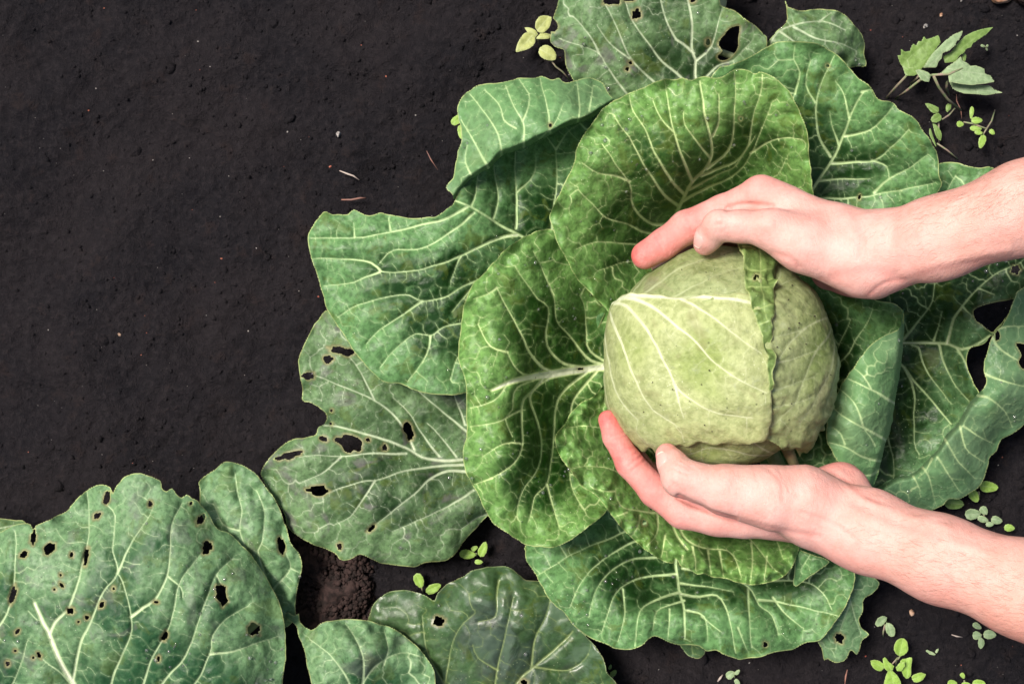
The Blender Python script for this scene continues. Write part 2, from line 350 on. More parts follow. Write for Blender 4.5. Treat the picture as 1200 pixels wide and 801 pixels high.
ICO = None
def drops(parent, V, Q, n, seed, rmin=.0006, rmax=.0020):
    """beads of water sitting on a leaf"""
    r = np.random.default_rng(seed); qi = r.choice(len(Q), n); nv = []; nf = []; cnt = 0
    cl = V[Q[r.choice(len(Q), 5)][:, 0]]
    for k in qi:
        q = Q[k]
        if r.random() < .55:      # clusters
            c0 = cl[r.integers(5)]; tgt = c0[:2] + r.normal(0, .012, 2); q = Q[np.argmin(((V[Q[::7, 0], :2] - tgt) ** 2).sum(1)) * 7]
        c = V[q].mean(0); nn = np.cross(V[q[2]] - V[q[0]], V[q[1]] - V[q[3]]); nn /= np.linalg.norm(nn) + 1e-12
        if nn[2] < 0: nn = -nn
        if nn[2] < .45: continue
        rad = rmin + (rmax - rmin) * r.random() ** 3; a = np.cross(nn, (0, 1, .1)); a /= np.linalg.norm(a); b = np.cross(nn, a)
        rings = [(1, -.1), (.95, .36), (.62, .70)]; base = cnt
        for rr, hh in rings:
            for t in range(7):
                u = t * 2 * math.pi / 7; nv.append(c + rad * (rr * (a * math.cos(u) + b * math.sin(u)) + nn * hh)); cnt += 1
        nv.append(c + nn * rad * .84); cnt += 1
        for g in range(2):
            for t in range(7): nf.append((base + g * 7 + t, base + g * 7 + (t + 1) % 7, base + g * 7 + 7 + (t + 1) % 7, base + g * 7 + 7 + t))
        for t in range(7): nf.append((base + 14 + t, base + 14 + (t + 1) % 7, base + 21))
    o = mesh('water_droplets', nv, nf, M_DROP, parent); o['kind'] = 'stuff'; return o

def leaf(parent, mat, *sheets, droplets=0, label=None, seed=1, name='leaf'):
    V, Q, A = join([sheet(**dict(s_, seed=s_.get('seed', seed + i * 7))) for i, s_ in enumerate(sheets)])
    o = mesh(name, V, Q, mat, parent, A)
    if label: o['label'] = label
    if droplets: drops(o, V, Q, droplets, seed)
    return o
def tube(pts, rad, nseg=8):
    pts = [Vector(p) for p in pts]; V = []; Fc = []
    if not hasattr(rad, '__len__'): rad = [rad] * len(pts)
    for i, p in enumerate(pts):
        t = (pts[min(i + 1, len(pts) - 1)] - pts[max(i - 1, 0)]).normalized(); a = t.cross(Vector((.13, .21, .97))).normalized(); b = t.cross(a)
        for k in range(nseg): u = 2 * math.pi * k / nseg; V.append(p + (a * math.cos(u) + b * math.sin(u)) * rad[i])
    for i in range(len(pts) - 1):
        for k in range(nseg): Fc.append((i * nseg + k, i * nseg + (k + 1) % nseg, (i + 1) * nseg + (k + 1) % nseg, (i + 1) * nseg + k))
    Fc.append(tuple(range(nseg))[::-1]); Fc.append(tuple(range((len(pts) - 1) * nseg, len(pts) * nseg)))
    return [tuple(v_) for v_ in V], Fc
def petiole(parent, x, y, z, cx, cy, cz, r0=.007, r1=.009):
    a = P(x, y, z); b = P(cx, cy, cz); m = (a + b) / 2 + np.array((0, 0, -.006)); V, Fc = tube([a, m, b], [r0, (r0 + r1) / 2, r1], 10)
    return mesh('petiole', V, Fc, M_STALK, parent)

# ------------------------------------------------------------------ the ground
def axis(lo, hi, step, far):
    a = list(np.arange(lo, hi + step, step)); d = step; b = []
    x = lo
    while x > -far: d *= 1.25; x -= d; b.append(x)
    c = []; x = a[-1]; d = step
    while x < far: d *= 1.25; x += d; c.append(x)
    return np.array(b[::-1] + a + c)
def soil_z(x, y):
    near = np.exp(-np.clip(np.hypot(x, y) - .7, 0, None) / .5)
    return (.0055 * fbm(x, y, .11, 20, 3) + .0030 * fbm(x, y, .034, 25, 4) + .0013 * fbm(x, y, .006, 29, 2)) * near - .004
ax_, ay_ = axis(-.5, .5, .0024, 60), axis(-.34, .34, .0024, 60)
X, Y = np.meshgrid(ax_, ay_); ny, nx = X.shape
idx = (np.arange(ny - 1)[:, None] * nx + np.arange(nx - 1)[None]).ravel()
soil = mesh('soil_ground', np.stack([X, Y, soil_z(X, Y)], -1).reshape(-1, 3), np.stack([idx, idx + 1, idx + nx + 1, idx + nx], 1), M_SOIL); soil['kind'] = 'structure'

def lumps(name, n, rad, mat, seed, flat=.6, box=(-.46, .46, -.32, .32), power=3., kx=None, dome=None, parent=None):
    r = np.random.default_rng(seed); V = []; Fc = []
    base = np.array([(0, 0, 1)] + [(math.cos(t) * .9, math.sin(t) * .9, .35) for t in np.arange(5) * 1.2566] + [(math.cos(t + .6) * .9, math.sin(t + .6) * .9, -.35) for t in np.arange(5) * 1.2566])
    fc = [(0, 1 + k, 1 + (k + 1) % 5) for k in range(5)] + [(1 + k, 6 + k, 1 + (k + 1) % 5) for k in range(5)] + [(1 + (k + 1) % 5, 6 + k, 6 + (k + 1) % 5) for k in range(5)]
    x = r.uniform(box[0], box[1], n); y = r.uniform(box[2], box[3], n)
    if kx is not None: x = box[0] + (box[1] - box[0]) * r.beta(kx, 1, n)
    z = soil_z(x, y)
    if dome is not None: z = z + dome * np.sqrt(np.clip(1 - ((x - (box[0] + box[1]) / 2) / (box[1] - box[0]) * 2) ** 2 - ((y - (box[2] + box[3]) / 2) / (box[3] - box[2]) * 2) ** 2, 0, 1))
    for i in range(n):
        R_ = rad[0] + (rad[1] - rad[0]) * r.random() ** power; b = base * r.uniform(.65, 1.2, (11, 1)) * R_; b[:, 2] *= flat; b[:, 0] *= r.uniform(.8, 1.5)
        t = r.uniform(0, 6.3); c_, s_ = math.cos(t), math.sin(t); q = b.copy(); q[:, 0] = b[:, 0] * c_ - b[:, 1] * s_; q[:, 1] = b[:, 0] * s_ + b[:, 1] * c_
        V.extend(q + (x[i], y[i], z[i] + R_ * .15)); Fc.extend([tuple(11 * i + k for k in f) for f in fc])
    o = mesh(name, np.array(V), np.array(Fc), mat, parent); o['kind'] = 'stuff'; return o
lumps('soil_crumbs', 20000, (.00025, .0021), M_SOIL, 1, kx=1.35, power=4, flat=.75)
lumps('soil_lumps', 900, (.001, .0062), M_SOIL, 4, kx=2.2, power=3.5, flat=.5)
lumps('pale_grit', 260, (.0003, .0009), M_WHITE, 2)
lumps('reddish_grit', 110, (.0004, .0013), M_RED, 3, kx=1.5)

# ------------------------------------------------------------------ cabbage in the middle
CX, CY = 845, 420
main = thing('cabbage_plant', P(CX, CY, 0), 'large cabbage plant with pale round head held between two hands', 'cabbage')
V, Fc = tube([P(CX, CY, -.02), P(CX, CY, .03), P(CX, CY, .065)], [.016, .019, .024], 14); mesh('stalk', V, Fc, M_STALK, main)
sh = lambda o, v_, z, **k: dict(outline=o, veins=v_, z=z, **k)

# left-lower leaf with caterpillar holes
leaf(main, M_OLD, sh(
 [(384,362),(372,375),(365,387),(355,405),(350,422),(351,437),(354,455),(354,469),(365,472),(377,479),(383,487),(380,496),(372,501),(370,509),(357,512),(340,515),(327,525),(315,537),(306,552),(310,565),(320,582),(332,600),(337,617),(347,626),(362,635),(380,642),(392,647),(400,656),(410,655),(422,649),(430,652),(445,659),(462,662),(485,664),(497,659),(515,658),(530,652),(540,640),(552,625),(570,605),(610,570),(600,500),(590,440),(500,430),(430,400),(400,360)],
 [(2.4,.9,640,520,600,532,575,536,545,538,520,540,495,536,475,525,450,515,425,507,395,500,380,498),(1.5,.5,485,527,475,505,460,485,440,470,420,460,395,450,370,440),(.9,.3,438,468,430,450,415,425,405,415),(1.5,.8,560,515,545,503,525,487,505,470,490,458),(1,.3,545,497,535,470,530,450),(1,.3,515,535,500,515,480,485,460,465),(.9,.3,535,535,515,510,500,495),
  (1.1,.3,475,532,440,531,400,535,370,533,350,535),(1.4,.4,545,552,525,552,505,560,490,575,470,590,450,607,430,622),(1.3,.5,545,544,480,550,455,558,440,562,420,565,395,573,380,580),(1,.3,440,562,425,585,410,605,390,615),(1.1,.3,555,575,525,592,500,605,460,622),(1,.3,580,600,560,605,540,620),(.8,.3,400,535,375,555,350,565)],
 [(610,540,3.6),(545,538,3.8),(600,500,4.5),(480,540,4.8),(440,470,5.4),(370,400,5.6),(355,460,5.2),(310,555,4.2),(400,520,5.0),(430,580,6.4),(400,655,3.6),(480,662,3.2),(560,610,3.8),(500,600,5.6),(350,600,4.8),(500,450,4.4),(480,500,4.6),(340,530,4.8),(480,520,4.0),(520,555,4.6)],
 holes=[(399,411,13,4,15),(409,413,6,4),(384,421,6,5.5),(361,440,7,4),(339,533,15,4,-15),(379,514,5,3,30),(410,520,15,8,15),(451,524,3,3.5),(479,505,4.5,10,-20),(372,574,12,6,5),(398,640,2.5,5),(435,619,6,2,-40),(388,481,1.8,1.8),(388,496,1.5,1.5),(431,515,2.5,2.2)], cell=17, wave=(.55,38)),
 droplets=25, seed=11, label='dull leaf with many caterpillar holes')
petiole(main, 605, 536, .034, CX - 20, CY + 10, .03)

# lowest leaf under the others at the bottom, with its lobes
leaf(main, M_PALE, sh([(1001,668),(1015,672),(1030,681),(1025,693),(1012,702),(1011,716),(1006,726),(1010,736),(1019,743),(1011,751),(1007,763),(1004,767),(997,761),(992,771),(985,776),(977,776),(970,771),(966,773),(964,763),(959,753),(955,741),(965,718),(970,690),(985,640)],
 [(1.2,.4,975,650,992,690,1000,715,1008,740),(.8,.3,992,690,1010,690),(.8,.3,997,705,985,735,980,760)],
 [(1000,670,5.5),(1028,683,5.5),(1010,740,3.8),(975,770,3.0),(960,745,3.8),(990,715,5.8),(985,750,4.6),(975,640,5)], holes=[(984,747,5,6,-20)], cell=12), seed=12, label='small ragged torn leaf')
petiole(main, 985, 655, .052, CX + 15, CY + 15, .035, .004)
leaf(main, M_WET, sh([(795,748),(800,760),(808,769),(818,772),(825,768),(827,758),(822,740),(805,735)], [(.6,.3,810,740,812,765)], [(795,748,4.5),(820,770,4),(815,740,5)], cell=10), seed=13)
petiole(main, 815, 742, .045, CX, CY + 20, .03, .003)
leaf(main, M_OUTER, sh([(616,638),(615,645),(616,656),(627,673),(637,691),(647,706),(660,718),(672,731),(682,740),(695,748),(710,755),(722,759),(740,760),(752,756),(760,748),(767,745),(775,748),(785,752),(795,755),(810,755),(820,757),(827,762),(840,762),(850,767),(865,772),(877,771),(890,770),(900,766),(910,763),(930,760),(945,753),(960,750),(972,738),(985,721),(995,703),(1001,686),(1000,668),(980,630),(930,590),(860,560),(750,570),(680,595),(640,615)],
 [(2.1,.8,820,560,800,600,794,640,792,660,796,690,802,715,802,748),(1.3,.4,793,672,760,675,735,683,722,695,714,715,705,740),(1.3,.4,785,650,765,653,740,655,715,670,700,690,690,722),(1.3,.4,780,625,742,635,715,650,695,665,680,685,668,710),(1.2,.3,775,605,720,628,690,640,660,655,630,674),(1.3,.4,797,693,775,700,755,710,747,725,744,757),(.9,.3,802,703,770,715,765,737),(.8,.3,785,713,782,748),(1,.3,805,715,825,722,829,750),
  (1.3,.4,798,695,820,699,840,697,850,710,856,730,862,765),(1.3,.5,800,665,835,672,867,681,882,693,889,708,905,721,912,743),(1,.3,877,690,877,713,881,758),(1.1,.3,798,683,835,688,860,692),(1.2,.3,889,702,913,705,950,713,982,722),(1,.3,905,700,917,715,940,735),(1,.3,900,680,945,682,965,695,975,715),(.8,.3,730,690,732,720,724,752),(.8,.3,865,735,875,760),(.8,.3,822,722,845,740)],
 [(850,570,3.5),(750,600,4.2),(640,630,6),(616,650,6.6),(680,740,7.5),(740,758,7.6),(800,754,7.8),(870,770,7.8),(950,752,7.5),(998,700,8),(980,650,6.5),(800,680,4.4),(760,690,5.2),(755,718,8.6),(800,712,7.8),(850,703,7.6),(860,725,9),(925,715,6.2),(900,680,4.8),(700,680,7.8),(660,685,8.2),(720,650,5.8),(880,730,8.6),(950,690,6.4)],
 holes=[(897,755,2.8,3.4)], cell=17, wave=(.6,36)), droplets=70, seed=14, label='broad blue-green leaf with scalloped rim')
leaf(main, M_OUTER, sh([(936,640),(950,648),(972,657),(962,666),(955,672),(940,682),(931,686),(931,665),(934,645),(950,620),(990,640)], [(.7,.3,955,640,940,665)], [(936,640,10),(972,657,9.4),(931,686,9.6),(950,660,10.4)], cell=12), seed=15)
petiole(main, 955, 638, .095, CX + 20, CY + 20, .045, .004)

# right leaf with big holes and a folded-up rim
ov = [(1060,402,1092,402,1113,403,1128,409,1144,403,1160,393)]
leaf(main, M_BLUE, sh([(930,440),(960,380),(1010,335),(1040,318),(1100,300),(1170,285),(1215,285),(1215,325),(1195,348),(1186,365),(1170,386),(1160,396),(1150,404),(1137,408),(1132,420),(1134,432),(1141,447),(1148,462),(1140,482),(1123,505),(1100,538),(1085,556),(1045,580),(1000,575),(960,520)],
 [(2.2,1.2,970,415,1020,404,1061,402,1092,402,1113,403,1128,409,1144,403,1160,393),(1.6,.6,1110,402,1114,390,1118,375,1128,358,1146,338,1170,319,1190,310),(1.5,.5,1055,402,1079,373,1092,353,1095,330),(1,.3,1094,399,1101,381,1104,365),(1.2,.5,1122,407,1131,425,1139,444,1141,452),(1.2,.4,1100,404,1106,423,1113,440,1124,457,1136,470),(1.6,.9,1030,408,1058,428,1074,449,1092,470,1115,496),(1,.4,1068,404,1076,407,1085,433,1100,453,1113,470),(1.3,.4,1060,430,1071,457,1071,516,1078,533),(1.1,.3,1035,480,1041,514,1048,548,1046,572),(.9,.3,1128,358,1140,370,1150,372),(.9,.3,1146,338,1165,345)],
 [(960,440,3),(1060,402,3.8),(1100,400,3.6),(1130,360,7.4),(1180,320,9),(1050,340,6.2),(1145,400,7.6),(1130,440,6.2),(1095,480,2.4),(1112,500,3.8),(1060,520,2.8),(1085,545,4.4),(1040,570,4),(1146,465,7),(1195,340,8.5),(1165,385,8.2),(1075,450,3.4),(1000,500,2.8)],
 holes=[(1190,316,5,5),((1141,364),(1152,358),(1167,354),(1180,352),(1188,351),(1185,362),(1176,375),(1166,386),(1162,389),(1151,380),(1144,375))], cell=15, seed=16),
 sh([(1020,574),(1048,560),(1070,554),(1085,540),(1097,527),(1109,509),(1122,496),(1135,473),(1146,461),(1153,453),(1156,445),(1152,433),(1157,410),(1166,390),(1180,372),(1188,352),(1196,338),(1245,325),(1250,440),(1215,482),(1200,497),(1185,509),(1174,515),(1167,529),(1159,537),(1157,548),(1152,563),(1146,572),(1135,579),(1125,585),(1113,585),(1105,592),(1099,594),(1080,602),(1045,600)],
 [(1,.3,1079,546,1087,557,1096,589),(1,.3,1092,537,1085,550,1075,560),(1.1,.3,1107,514,1124,542,1143,561),(1,.3,1098,535,1124,574),(1.1,.3,1126,500,1131,524,1154,542),(1,.3,1130,500,1152,514,1164,520),(1.2,.4,1162,393,1173,410,1200,425,1230,440),(1,.3,1166,388,1180,382,1210,384),(1.2,.3,1154,438,1170,444,1183,449,1210,455),(1.2,.3,1146,463,1157,465,1176,481,1186,500),(.9,.3,1070,558,1078,575)],
 [(1020,575,6.2),(1085,542,7.8),(1122,496,8.4),(1146,460,9),(1160,400,9),(1190,350,9.1),(1240,330,9.3),(1240,430,8),(1185,508,5.6),(1150,565,4.6),(1100,593,4.2),(1165,470,9.4),(1112,560,7.6),(1170,430,9.4)],
 crease=[(1015,578),(1048,560),(1070,554),(1085,540),(1097,527),(1109,509),(1122,496),(1135,473),(1146,461)], drop=1.6,
 holes=[(1169,393,3,5.5),((1191,403),(1200,403),(1215,406),(1218,430),(1202,433),(1194,425),(1197,415))], cell=13, seed=17, under=.6),
 droplets=75, label='blue-green leaf with big holes and a folded rim')

# upper right leaf and the sliver behind it
leaf(main, M_OUTER, sh([(1080,206),(1095,194),(1108,190),(1122,191),(1135,195),(1150,197),(1163,196),(1185,215),(1130,265),(1070,255)], [(.9,.3,1100,240,1120,205)], [(1100,195,4.4),(1163,197,4.8),(1130,240,5)], cell=15), seed=18)
petiole(main, 1085, 240, .05, CX + 20, CY - 10, .03, .004)
leaf(main, M_OUTER, sh([(840,82),(860,75),(880,65),(895,57),(907,51),(915,49),(932,49),(950,50),(965,54),(980,64),(992,75),(1005,90),(1020,102),(1030,116),(1045,120),(1055,129),(1072,139),(1082,152),(1092,167),(1099,185),(1100,205),(1104,216),(1090,235),(1060,250),(1000,300),(940,345),(880,345),(850,200),(830,110)],
 [(2.6,.7,890,360,920,290,940,250,952,222,975,188,985,168,995,140,1000,128,1012,108),(1.3,.4,973,184,960,162,957,140,958,110,970,80,978,65),(1.4,.5,975,192,1000,190,1025,187,1045,172,1065,152),(1.2,.4,990,160,1020,152,1037,138,1048,122),(1.2,.4,960,212,990,210,1020,209),(1.2,.3,1025,225,1042,210,1060,200,1088,180),(1,.3,995,138,988,110,978,95),(1,.3,932,110,938,85,930,70,932,52),(1,.3,983,170,975,145,972,130),(1.2,.4,948,232,1000,232,1040,225,1070,220,1096,213),(1,.3,1022,187,1040,195,1042,210),(1,.3,1010,108,1020,105),(.8,.3,955,120,945,100,950,70)],
 [(940,260,5.4),(900,310,4),(1000,150,8.2),(950,55,11),(1030,116,10.5),(1099,190,9.5),(1060,245,7),(990,210,6.2),(860,80,10),(870,150,6.5),(1050,160,9.8),(940,120,8.4),(975,185,6.4),(1085,175,10)],
 holes=[(970,77,2,2),(1007,231,1.5,3,10)], cell=18, wave=(.5,40)), droplets=45, seed=19, label='wide green leaf at upper right')

# big leaf on the upper left with its rim folded over
leaf(main, M_OUTER, sh([(380,248),(390,251),(408,251),(414,246),(424,250),(433,252),(446,249),(462,253),(480,255),(500,255),(512,253),(522,246),(533,235),(541,212),(560,193),(600,170),(650,146),(700,122),(735,140),(740,200),(735,270),(720,340),(690,400),(640,430),(580,450),(546,460),(530,463),(505,462),(485,457),(470,449),(452,448),(436,437),(425,425),(415,412),(400,388),(385,365),(378,345),(372,325),(364,300),(361,278),(368,262)],
 [(2.4,.8,730,340,680,310,640,290,599,271,575,257,552,243,533,235),(1.6,.5,606,276,590,277,575,283,545,297,520,308,490,316,460,319,445,317),(1,.3,446,317,435,308,400,303,364,303),(1,.3,445,318,415,330,380,335),(1.3,.5,548,243,520,257,500,262,460,272,420,278,365,279),(1.1,.3,556,250,530,270,510,283,490,292,460,294,445,308),(1.4,.4,650,295,600,315,555,330,520,348,495,353,480,346,460,347,420,357,395,372),(1.2,.3,495,353,470,370,445,386,430,402),(1.3,.3,620,370,545,378,520,383,505,393,488,390,465,408,445,430),(1,.3,505,393,500,415,478,447),
  (1,.3,553,241,557,225,561,200),(1,.3,578,256,584,232,580,205,578,190),(1.2,.5,604,268,606,235,604,205,604,170),(1.2,.5,645,288,648,245,652,215,652,175),(.9,.3,652,176,665,155,680,145),(.9,.3,652,176,640,160),(.8,.3,606,225,625,205,628,185),(1,.3,640,330,580,400,540,415,528,445),(.9,.3,560,330,530,365),(.9,.3,415,278,414,262),(.9,.3,457,270,455,255),(.8,.3,540,300,528,330)],
 [(380,250,8.0),(365,285,7.8),(390,370,7.8),(450,448,8.2),(540,460,7.8),(460,310,9.8),(470,255,9),(533,235,10),(560,330,8.6),(600,272,7.6),(680,310,5.2),(735,340,4),(720,250,5.2),(650,220,6.4),(600,205,7.6),(565,215,8.6),(690,140,7),(620,165,9),(640,400,6.2),(480,400,8.8)],
 cell=18, wave=(.35,45), seed=21),
 sh([(533,235),(530,229),(523,220),(527,213),(531,209),(533,195),(537,178),(541,165),(540,150),(537,138),(536,125),(545,110),(560,100),(572,98),(585,97),(598,94),(610,91),(625,91),(635,89),(645,93),(655,91),(663,97),(680,92),(695,91),(707,98),(712,108),(720,120),(706,130),(690,140),(665,148),(645,158),(625,168),(605,177),(590,182),(575,196),(562,204),(548,215)],
 [(1.3,.5,540,140,555,165,566,185,573,198),(1,.3,550,110,565,128,580,150,586,165,588,184),(1.1,.4,592,100,603,125,613,145,614,176),(1.1,.3,633,92,638,115,643,135,645,155),(.8,.3,608,93,620,110,619,125,612,142),(.8,.3,676,95,679,125,677,143),(.8,.3,660,122,650,145,632,163),(.8,.3,548,170,545,190,552,205),(.8,.3,695,100,690,130),(.7,.3,568,105,585,122,590,140,605,150)],
 [(533,232,10.5),(560,204,12),(604,178,12.5),(665,148,12),(710,125,11),(541,150,9.4),(560,102,8.6),(635,90,8.6),(700,94,8),(600,130,11.8),(525,220,9.8),(660,115,11)],
 crease=[(533,236),(548,215),(562,204),(575,196),(590,182),(605,177),(625,168),(645,158),(665,148),(690,140),(706,130),(722,120)], drop=2.0,
 holes=[(645,147,2,2.6)], cell=15, under=.55, wave=(.3,30), seed=22, flip=True), droplets=30, label='large leaf with its top rim folded over')

# left inner cupped leaf
leaf(main, M_YOUNG, sh([(632,270),(620,275),(607,282),(592,292),(580,305),(567,320),(555,332),(547,347),(542,367),(539,390),(537,415),(540,430),(545,445),(546,460),(546,480),(547,505),(542,532),(547,557),(557,575),(570,600),(580,615),(595,625),(615,637),(632,640),(650,641),(670,632),(685,620),(705,604),(735,570),(765,520),(800,440),(775,380),(730,340),(700,315),(670,285),(650,270)],
 [(2.5,5.4,790,427,750,430,715,430,690,432,668,435,645,439),(5.4,2.0,645,439,615,443,595,449,576,457),(1.5,.5,712,428,692,422,680,410,665,390,652,375,649,345),(1.5,.5,690,430,662,427,645,412,640,395,642,360,630,350,607,317),(1.6,.5,652,436,637,432,622,415,612,392,592,357,582,337),(1.3,.4,625,440,612,438,602,428,595,412),(1.2,.4,715,426,692,412,687,395,686,365,680,347),
  (1.6,.6,640,440,622,460,612,475,612,520,602,542,577,560),(1.3,.5,648,440,622,462,632,502,634,535,627,555,610,580,606,605),(1.5,.5,690,434,660,458,651,482,646,535,641,567,627,582,620,612),(1,.3,641,567,647,590,656,620),(1.1,.3,640,440,605,455,601,480,592,490,600,512),(1.2,.3,700,434,672,470,668,500,668,560,680,590),(.9,.3,577,560,556,568),(.9,.3,582,337,570,345,555,350),(1,.3,595,412,575,405,560,380),(.9,.3,649,345,635,315,625,295),(.8,.3,612,520,590,520,565,535),(.8,.3,595,449,578,470,550,478),(.8,.3,612,480,580,495,552,500)],
 [(800,440,4.2),(760,430,5),(715,430,4.6),(690,330,7.4),(650,438,7.6),(622,442,10.4),(600,445,13.6),(575,455,14),(540,420,12.4),(545,350,12.8),(600,290,13),(633,270,12.4),(600,380,12.4),(640,360,10.4),(662,300,9.6),(700,340,6.5),(680,345,7.5),(546,500,12.6),(575,500,14),(560,580,12.4),(632,640,11.6),(690,615,10.4),(612,530,12.8),(650,520,7.4),(650,590,9.4),(700,520,4.6),(685,380,5.6),(575,340,14),(593,410,13.4),(607,480,11.8)],
 holes=[(680,432,3.5,1.4)], cell=15, wave=(.5,30)), droplets=110, seed=23, label='bright cupped leaf left of the head')

# lower inner leaf with a rolled rim
leaf(main, M_YOUNG, sh([(695,465),(682,470),(670,482),(662,495),(652,507),(651,520),(657,537),(670,552),(682,570),(700,582),(712,597),(725,615),(745,635),(760,647),(775,656),(789,660),(792,655),(797,663),(807,666),(817,672),(827,672),(837,676),(852,678),(865,683),(882,685),(900,682),(915,677),(927,666),(932,653),(937,640),(945,615),(905,565),(850,520),(800,480),(740,420),(712,445)],
 [(2.0,.9,830,500,800,530,785,570,784,600,790,620,797,633,806,643),(1.4,.5,787,590,800,626,815,638,832,643,852,645,862,656,868,672),(1.3,.4,830,610,860,620,880,633,892,648,903,662),(1,.3,845,600,880,612,905,625,918,655),(1.3,.4,784,600,765,600,732,595,722,580,722,572),(1.1,.3,782,575,740,560,707,547,680,547,665,552),(.9,.3,750,604,746,620,735,632),(.9,.3,770,603,770,625,757,640),(.9,.3,812,640,815,655,815,668),(.9,.3,830,645,833,672),(.9,.3,843,646,848,675),(.9,.3,780,628,775,652),(.9,.3,880,635,882,655,880,682),(.8,.3,898,652,896,680),(.8,.3,720,575,705,575,695,572),(.8,.3,735,600,722,605),(1,.3,780,545,745,515,700,500,665,500),(.9,.3,800,650,799,660)],
 [(850,520,4),(800,530,5),(745,440,5),(700,480,9),(655,515,12.6),(690,575,13),(745,632,13.4),(792,657,13.4),(865,682,13.4),(930,662,12.6),(937,635,10.6),(720,540,9.6),(750,590,10.6),(765,625,12.6),(800,640,12.2),(812,655,14),(870,668,14),(868,648,11),(860,605,7),(790,595,7.5),(905,640,10.2),(760,560,8),(705,560,12.2),(740,612,13.4),(900,665,13.6)],
 holes=[(755,612,2.4,3.4),(763,596,1.5,1.5)], cell=12, wave=(.5,15)), droplets=60, seed=24, label='inner leaf below the head with a crimped rim')

# top inner leaf, cupped above the head
leaf(main, M_YOUNG, sh([(644,255),(648,268),(652,283),(660,297),(675,325),(695,347),(710,362),(722,378),(745,400),(790,430),(850,425),(900,370),(930,330),(950,290),(956,250),(952,215),(950,190),(945,150),(937,130),(927,110),(917,99),(907,91),(897,85),(890,84),(885,87),(875,82),(862,81),(852,86),(847,89),(835,91),(825,90),(815,93),(810,94),(800,91),(790,94),(777,93),(762,98),(750,104),(737,109),(725,115),(712,122),(702,132),(695,142),(682,160),(675,177),(672,192),(660,217),(650,237)],
 [(3.2,.7,825,400,795,330,785,280,790,255,800,232,812,212,826,198,834,182,833,165,828,145,822,110,820,95),(1.1,.3,832,185,815,165,802,145,802,130),(1.4,.4,828,198,848,183,857,168,860,150,862,110,861,85),(1.3,.4,822,206,860,190,875,175,880,155,885,130,893,105,894,87),(1.5,.4,812,212,800,185,790,155,783,125,779,95),(1.5,.4,800,226,788,212,775,192,765,175,755,150,742,130,738,112),(1.5,.4,793,240,778,228,765,208,755,195,745,175,737,160,722,140),(1.5,.4,786,262,765,262,748,250,740,235,738,215,720,190,705,168),(1.1,.3,738,212,720,205,700,202,682,190),(1.3,.3,800,235,830,219,855,208,875,190,890,160,905,120),(1.2,.3,808,222,840,205,860,196,872,180,885,160),(1.3,.3,784,275,757,272,735,262,710,255,695,240,678,222),(1.3,.4,785,295,760,288,735,285,700,284,675,292),(1,.3,790,320,760,310,730,307,700,318),(1.1,.3,835,160,843,140,842,110),(1.1,.3,800,250,850,235,900,230,935,225),(1,.3,860,232,890,212,912,205,920,190),(.8,.3,790,155,775,140,765,118),(.9,.3,880,180,905,165,925,162,940,163)],
 [(850,420,3.4),(800,350,5),(760,345,6.6),(722,377,10.4),(700,350,11.6),(675,325,12.4),(648,262,12.8),(675,180,14.6),(740,112,15.6),(820,94,16),(900,90,16.4),(943,150,15.4),(953,230,13),(800,250,5.6),(745,225,11),(833,178,12.6),(700,200,14.2),(885,200,8.6),(760,280,5.8),(700,300,10.8),(900,310,5.6),(780,190,14.4),(850,130,15.6),(925,200,12.6),(790,215,12),(860,215,7.8),(720,260,10.4),(770,240,8.6)],
 holes=[(868,139,1.6,1.8)], cell=14, wave=(.5,26)), droplets=120, seed=25, label='bright cupped leaf above the head')

# right curled leaf
leaf(main, M_OUTER, sh([(925,330),(960,322),(1000,338),(1029,352),(1045,355),(1055,360),(1059,368),(1058,380),(1050,420),(1040,470),(1022,520),(1000,560),(975,590),(920,590),(890,540),(900,450),(905,380)],
 [(1.2,.4,950,450,990,420,1005,395,1015,380,1022,362),(1,.3,950,440,975,420,988,395,998,373),(1,.3,955,455,1000,440,1030,410,1045,385)],
 [(920,380,6),(960,325,8.4),(1030,353,11.6),(1057,370,12.4),(1045,450,10.6),(1005,545,9.4),(960,500,6.4),(940,440,5),(1000,400,8.4)], cell=16, seed=27),
 sh([(1058,362),(1060,378),(1059,397),(1057,418),(1054,444),(1049,465),(1044,501),(1037,520),(1033,540),(1029,555),(1022,572),(1008,585),(999,562),(994,549),(983,542),(975,529),(969,516),(968,503),(971,485),(979,466),(984,455),(990,444),(1005,423),(1020,405),(1035,394),(1050,387),(1056,378)],
 [(1.5,.6,994,444,1014,453,1027,459,1040,468,1050,473),(1.4,.6,975,476,985,485,996,492,1014,501,1024,507,1038,516),(1.2,.6,971,519,990,523,1009,534,1020,538,1035,540),(1.2,.5,1002,556,1022,556,1030,550),(.9,.4,984,456,1000,471,1008,488,1012,499),(.8,.3,1014,503,1020,512,1025,522),(.8,.3,1000,430,1012,440,1020,455),(.8,.3,975,500,985,508,990,520)],
 [(1058,375,12.6),(1054,440,12.2),(1044,500,11.8),(1022,570,11),(995,550,12.4),(968,505,13),(985,455,13.8),(1020,405,13.8),(1048,389,13),(1020,480,15.2),(1035,430,14.6),(1000,520,14)],
 crease=[(1060,368),(1059,397),(1054,444),(1049,465),(1044,501),(1033,540),(1022,572)], drop=1.6, cell=15, under=1., seed=28, wave=(.15,30), flip=True), droplets=26, label='curled leaf right of the head showing its pale underside')

